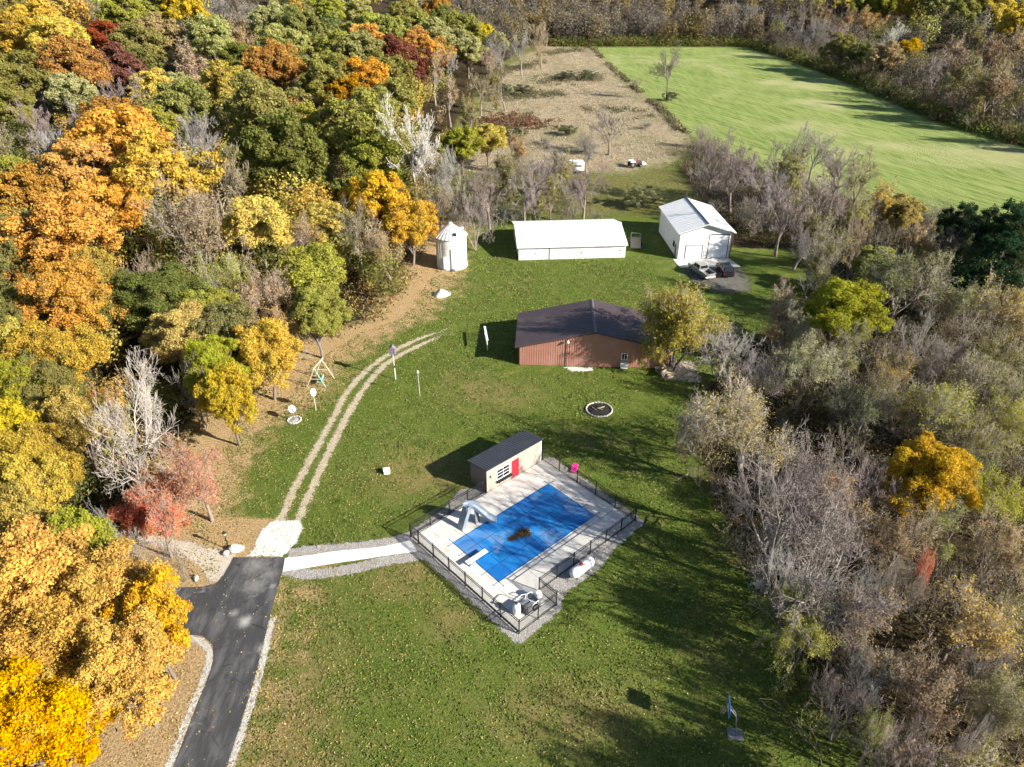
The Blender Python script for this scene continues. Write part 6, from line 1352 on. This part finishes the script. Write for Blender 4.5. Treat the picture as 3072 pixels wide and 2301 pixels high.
# brush at the field's far end and right side
xs = np.concatenate([rng.uniform(20, 125, 700), xr_f(np.linspace(130, 400, 900)) + rng.uniform(-1, 7, 900)]); ys = np.concatenate([rng.uniform(402, 410, 700), np.linspace(130, 400, 900)]); pts = np.stack([xs, ys, 0 * xs], 1)
o = scatter_mass('field_edge_brush', pts, 60, 1.2, 4.6, .5, pick([(.16, .19, .05), (.24, .24, .07), (.12, .13, .05), (.24, .17, .09)], len(pts)), rng); tag(o, 'leafy brush along the far edges of green field', 'brush')
# distant woodland: crowns too far to tell apart
def distant():
    C = []; col = []; rs = []; LZ = []
    def add(n, xr_, yr, pal, cond, H, m=520, lz=.85):
        xs = rng.uniform(*xr_, n * 3); ys = rng.uniform(*yr, n * 3); k = np.nonzero(cond(xs, ys))[0][:n]
        for i in k:
            c = np.array(pal[rng.integers(len(pal))]) * rng.uniform(.8, 1.2); W = rng.uniform(7, 12); h = H * rng.uniform(.75, 1.2); e = rng.normal(size=(m, 3)); e /= np.linalg.norm(e, axis=1, keepdims=True); e *= rng.uniform(.55, 1.05, (m, 1)) * (1 + .2 * np.sin(e[:, :1] * 5 + i))
            p = e * np.array([W / 2, W / 2, h * .45]) + np.array([xs[i], ys[i], gz(xs[i], ys[i]) + h * .55]); LZ.append(np.full(m, lz)); C.append(p); col.append(np.repeat(c[None], m, 0)); rs.append(e)
    bare = [(.20, .17, .15), (.17, .14, .12), (.23, .19, .14), (.14, .125, .11), (.26, .20, .13), (.18, .16, .145), (.26, .18, .08)]
    aut = [(.50, .38, .10), (.42, .40, .14), (.46, .42, .18), (.50, .26, .06), (.28, .27, .09), (.30, .27, .22), (.16, .18, .06)]
    near_named = np.array([[t[1], t[2]] for t in TREES])
    free = lambda x, y: np.array([np.min(np.hypot(near_named[:, 0] - a, near_named[:, 1] - b)) > 6.5 for a, b in zip(x, y)])
    add(90, (-60, 80), (428, 480), bare, lambda x, y: x > -900, 15, 600, .75); add(75, (-5, 130), (404, 432), bare, lambda x, y: x > -900, 15, 700, .7); add(230, (-60, 190), (430, 760), bare, lambda x, y: np.abs(x) < .75 * y, 17); add(170, (-420, -40), (300, 640), aut, lambda x, y: (x < xe_f(y) - 45) & (x > -.78 * y - 10), 15)
    add(150, (120, 420), (240, 620), aut + bare[:3], lambda x, y: (x > xr_f(y) + 45) & (x < .78 * y + 15), 15)
    add(90, (-160, -10), (95, 330), aut[:5], lambda x, y: (x < xe_f(y) - 6) & free(x, y) & (x > -.74 * y - 6), 11, 1200, .4); add(60, (-30, 30), (330, 420), bare, lambda x, y: (x < xe_f(y) - 4) & free(x, y), 14, 900, .6)
    add(80, (126, 260), (190, 400), bare[:5] + [(.22, .2, .08)], lambda x, y: (x > xr_f(y) + 5) & free(x, y) & (x < .74 * y + 6), 12, 1000, .5)
    pos = np.concatenate(C); nr = np.concatenate(rs); cl = np.concatenate(col); t = TM(); t.leaves(pos, nr, np.concatenate(LZ), rng, 0); tag(stuff(link('distant_woodland', t.mesh('distant_woodland', [LEAFA], np.clip(cl * rng.uniform(.75, 1.25, (len(cl), 1)), 0, 1)))), 'far-off autumn woodland filling the top of the view', 'woodland')
distant()
def understory():
    P = spread_pts(190, -110, -12, 24, 190, lambda x, y: x < float(xe_f(y)) - 3 and x > -.78 * y - 12, 4.2, 31); g = np.random.default_rng(32); t = TM(); tint = []
    pal = [(.40, .30, .09), (.34, .31, .08), (.22, .21, .06), (.48, .28, .07), (.30, .24, .13), (.16, .17, .05), (.50, .38, .11)]
    for x, y in P:
        h = g.uniform(4.5, 8.5); W = g.uniform(4, 7); m = 800; e = g.normal(size=(m, 3)); e /= np.linalg.norm(e, axis=1, keepdims=True); lob = 1 + .25 * np.sin(e[:, :1] * 4 + x) * np.cos(e[:, 1:2] * 5 + y); e2 = e * g.uniform(.5, 1.05, (m, 1)) * lob
        t.leaves(e2 * np.array([W / 2, W / 2, h * .42]) + np.array([x, y, gz(x, y) + h * .55]), e, np.full(m, .30), g, 0); c = np.array(pal[g.integers(len(pal))]); tint.append(np.clip(c[None] * g.uniform(.7, 1.3, (m, 1)), 0, 1))
    tag(stuff(link('understory', t.mesh('understory', [LEAFA], np.concatenate(tint)))), 'low leafy understory closing the gaps of the left wood', 'understory')
understory()
# grass tufts that break up the mown lawn
def tufts():
    n = 130000; y = 21 + 95 * rng.uniform(0, 1, n) ** 1.3; x = rng.uniform(-31, 24, n); w = np.clip(.55 + .5 * np.sin(x * .37 + np.sin(y * .3) * 2) * np.sin(y * .41 + 1) + .3 * np.sin(x * 1.7 + y * 1.3), .15, 1)
    ok = (x > xe_f(y) + 1) & (x < rw_f(y) + 2) & (rng.uniform(0, 1, n) < w); ok &= poly_sd(x, y, lane_r + lane_l) < -.6; ok &= poly_sd(x, y, PATH_L + PATH_R[::-1]) < -1.3
    pl = np.cos(PA), np.sin(PA); lx = (x - PO.x) * pl[0] + (y - PO.y) * pl[1]; ly = -(x - PO.x) * pl[1] + (y - PO.y) * pl[0]; ok &= ~((np.abs(lx) < 9.6) & (np.abs(ly) < 9.2)); ok &= ~((x > .3) & (x < 21) & (y > 77) & (y < 88.5)); ok &= np.hypot(x - 10.15, y - 68.6) > 1.8
    ok &= ~((x < -19) & (y < 51) & (x > -25.5)); tx = np.interp(y, [49, 56, 65, 73, 78, 82, 86, 89], [-21, -20.7, -20, -19, -17.3, -15, -12.3, -8]); ok &= ~((np.abs(x - tx) < 1.5) & (y < 90)); x, y = x[ok], y[ok]; k = len(x)
    t = TM(); a = rng.uniform(0, 6.28, k); hh = rng.uniform(.04, .11, k) * (1 + y / 160); ww = rng.uniform(.05, .115, k) * (1 + y / 160); p = np.stack([x, y, ground_z(x, y)], 1); d = np.stack([np.cos(a), np.sin(a), 0 * a], 1) * ww[:, None]; top = p + np.stack([rng.normal(size=k) * .05, rng.normal(size=k) * .05, hh], 1)
    t.V.append(np.stack([p - d, p + d, top], 1).reshape(-1, 3)); t.F.append((np.arange(k)[:, None] * 3 + np.arange(3), np.zeros(k), rng.uniform(0, 1, k))); t.n = 3 * k
    tag(stuff(link('grass_tufts', t.mesh('grass_tufts', [LEAFA], pick([(.17, .22, .035), (.22, .26, .05), (.27, .27, .075), (.13, .18, .03), (.31, .27, .10)], k)))), 'short uneven grass tufts over the mown lawn', 'grass')
tufts()
# fallen leaves on lawn, drive and deck
def fallen():
    n = 150000; x = rng.uniform(-40, 24, n); y = 20 + 95 * rng.uniform(0, 1, n) ** 1.4; d = x - xe_f(y)
    w = .10 + .9 * sstep(16, -1, d) + .28 * sstep(0, -14, x) * (y < 62) + .10 * (y < 45); onp = poly_sd(x, y, lane_r + lane_l) > 0; w = np.where(onp, .08, w); w = np.where(x < xe_f(y) - 3, .5, w)
    pl = np.cos(PA), np.sin(PA); lx = (x - PO.x) * pl[0] + (y - PO.y) * pl[1]; ly = -(x - PO.x) * pl[1] + (y - PO.y) * pl[0]; terr = (np.abs(lx) < 9) & (np.abs(ly) < 9); w = np.where(terr, 0, w)
    w = np.where((x > .3) & (x < 21) & (y > 77.5) & (y < 88.5), 0, w); w = w * np.clip(.55 + .7 * np.sin(x * .9 + 1.3 * np.sin(y * .55)) * np.sin(y * .8 + np.sin(x * .6)) + .45 * np.sin(x * 2.3 + y * 1.7), .12, 1.3); k = rng.uniform(0, 1, n) < w; x, y, onp = x[k], y[k], onp[k]
    pos = np.stack([x, y, ground_z(x, y) + np.where(onp, .045, .05)], 1); t = TM(); t.leaves(pos, np.tile([[0, 0, 1.6]], (len(pos), 1)), np.full(len(pos), .105), rng, 0, .8); pal = pick([(.55, .40, .14), (.48, .30, .10), (.40, .22, .08), (.62, .50, .20), (.34, .20, .09), (.60, .36, .10)], len(pos))
    tag(stuff(link('fallen_leaves', t.mesh('fallen_leaves', [LEAFA], pal))), 'fallen autumn leaves scattered over lawn and drive', 'leaves')
fallen()
a = rng.uniform(0, 1, 700); px = -.95 + (a - .5) * 1.9 + rng.normal(size=700) * .12; py = -.2 - (a - .5) * .25 + rng.normal(size=700) * (.12 + .16 * (a > .5)); wx = np.array([pw(u, v) for u, v in zip(px, py)])
pos = np.c_[wx, .115 + rng.uniform(0, .11, 700)]; t = TM(); t.leaves(pos, np.tile([[0, 0, 1.]], (700, 1)), np.full(700, .13), rng, 0); tag(stuff(link('leaf_pile', t.mesh('leaf_pile', [LEAFA], pick([(.12, .065, .03), (.08, .045, .025), (.20, .11, .05)], 700)))), 'clump of wet brown leaves on the blue pool cover', 'leaves')
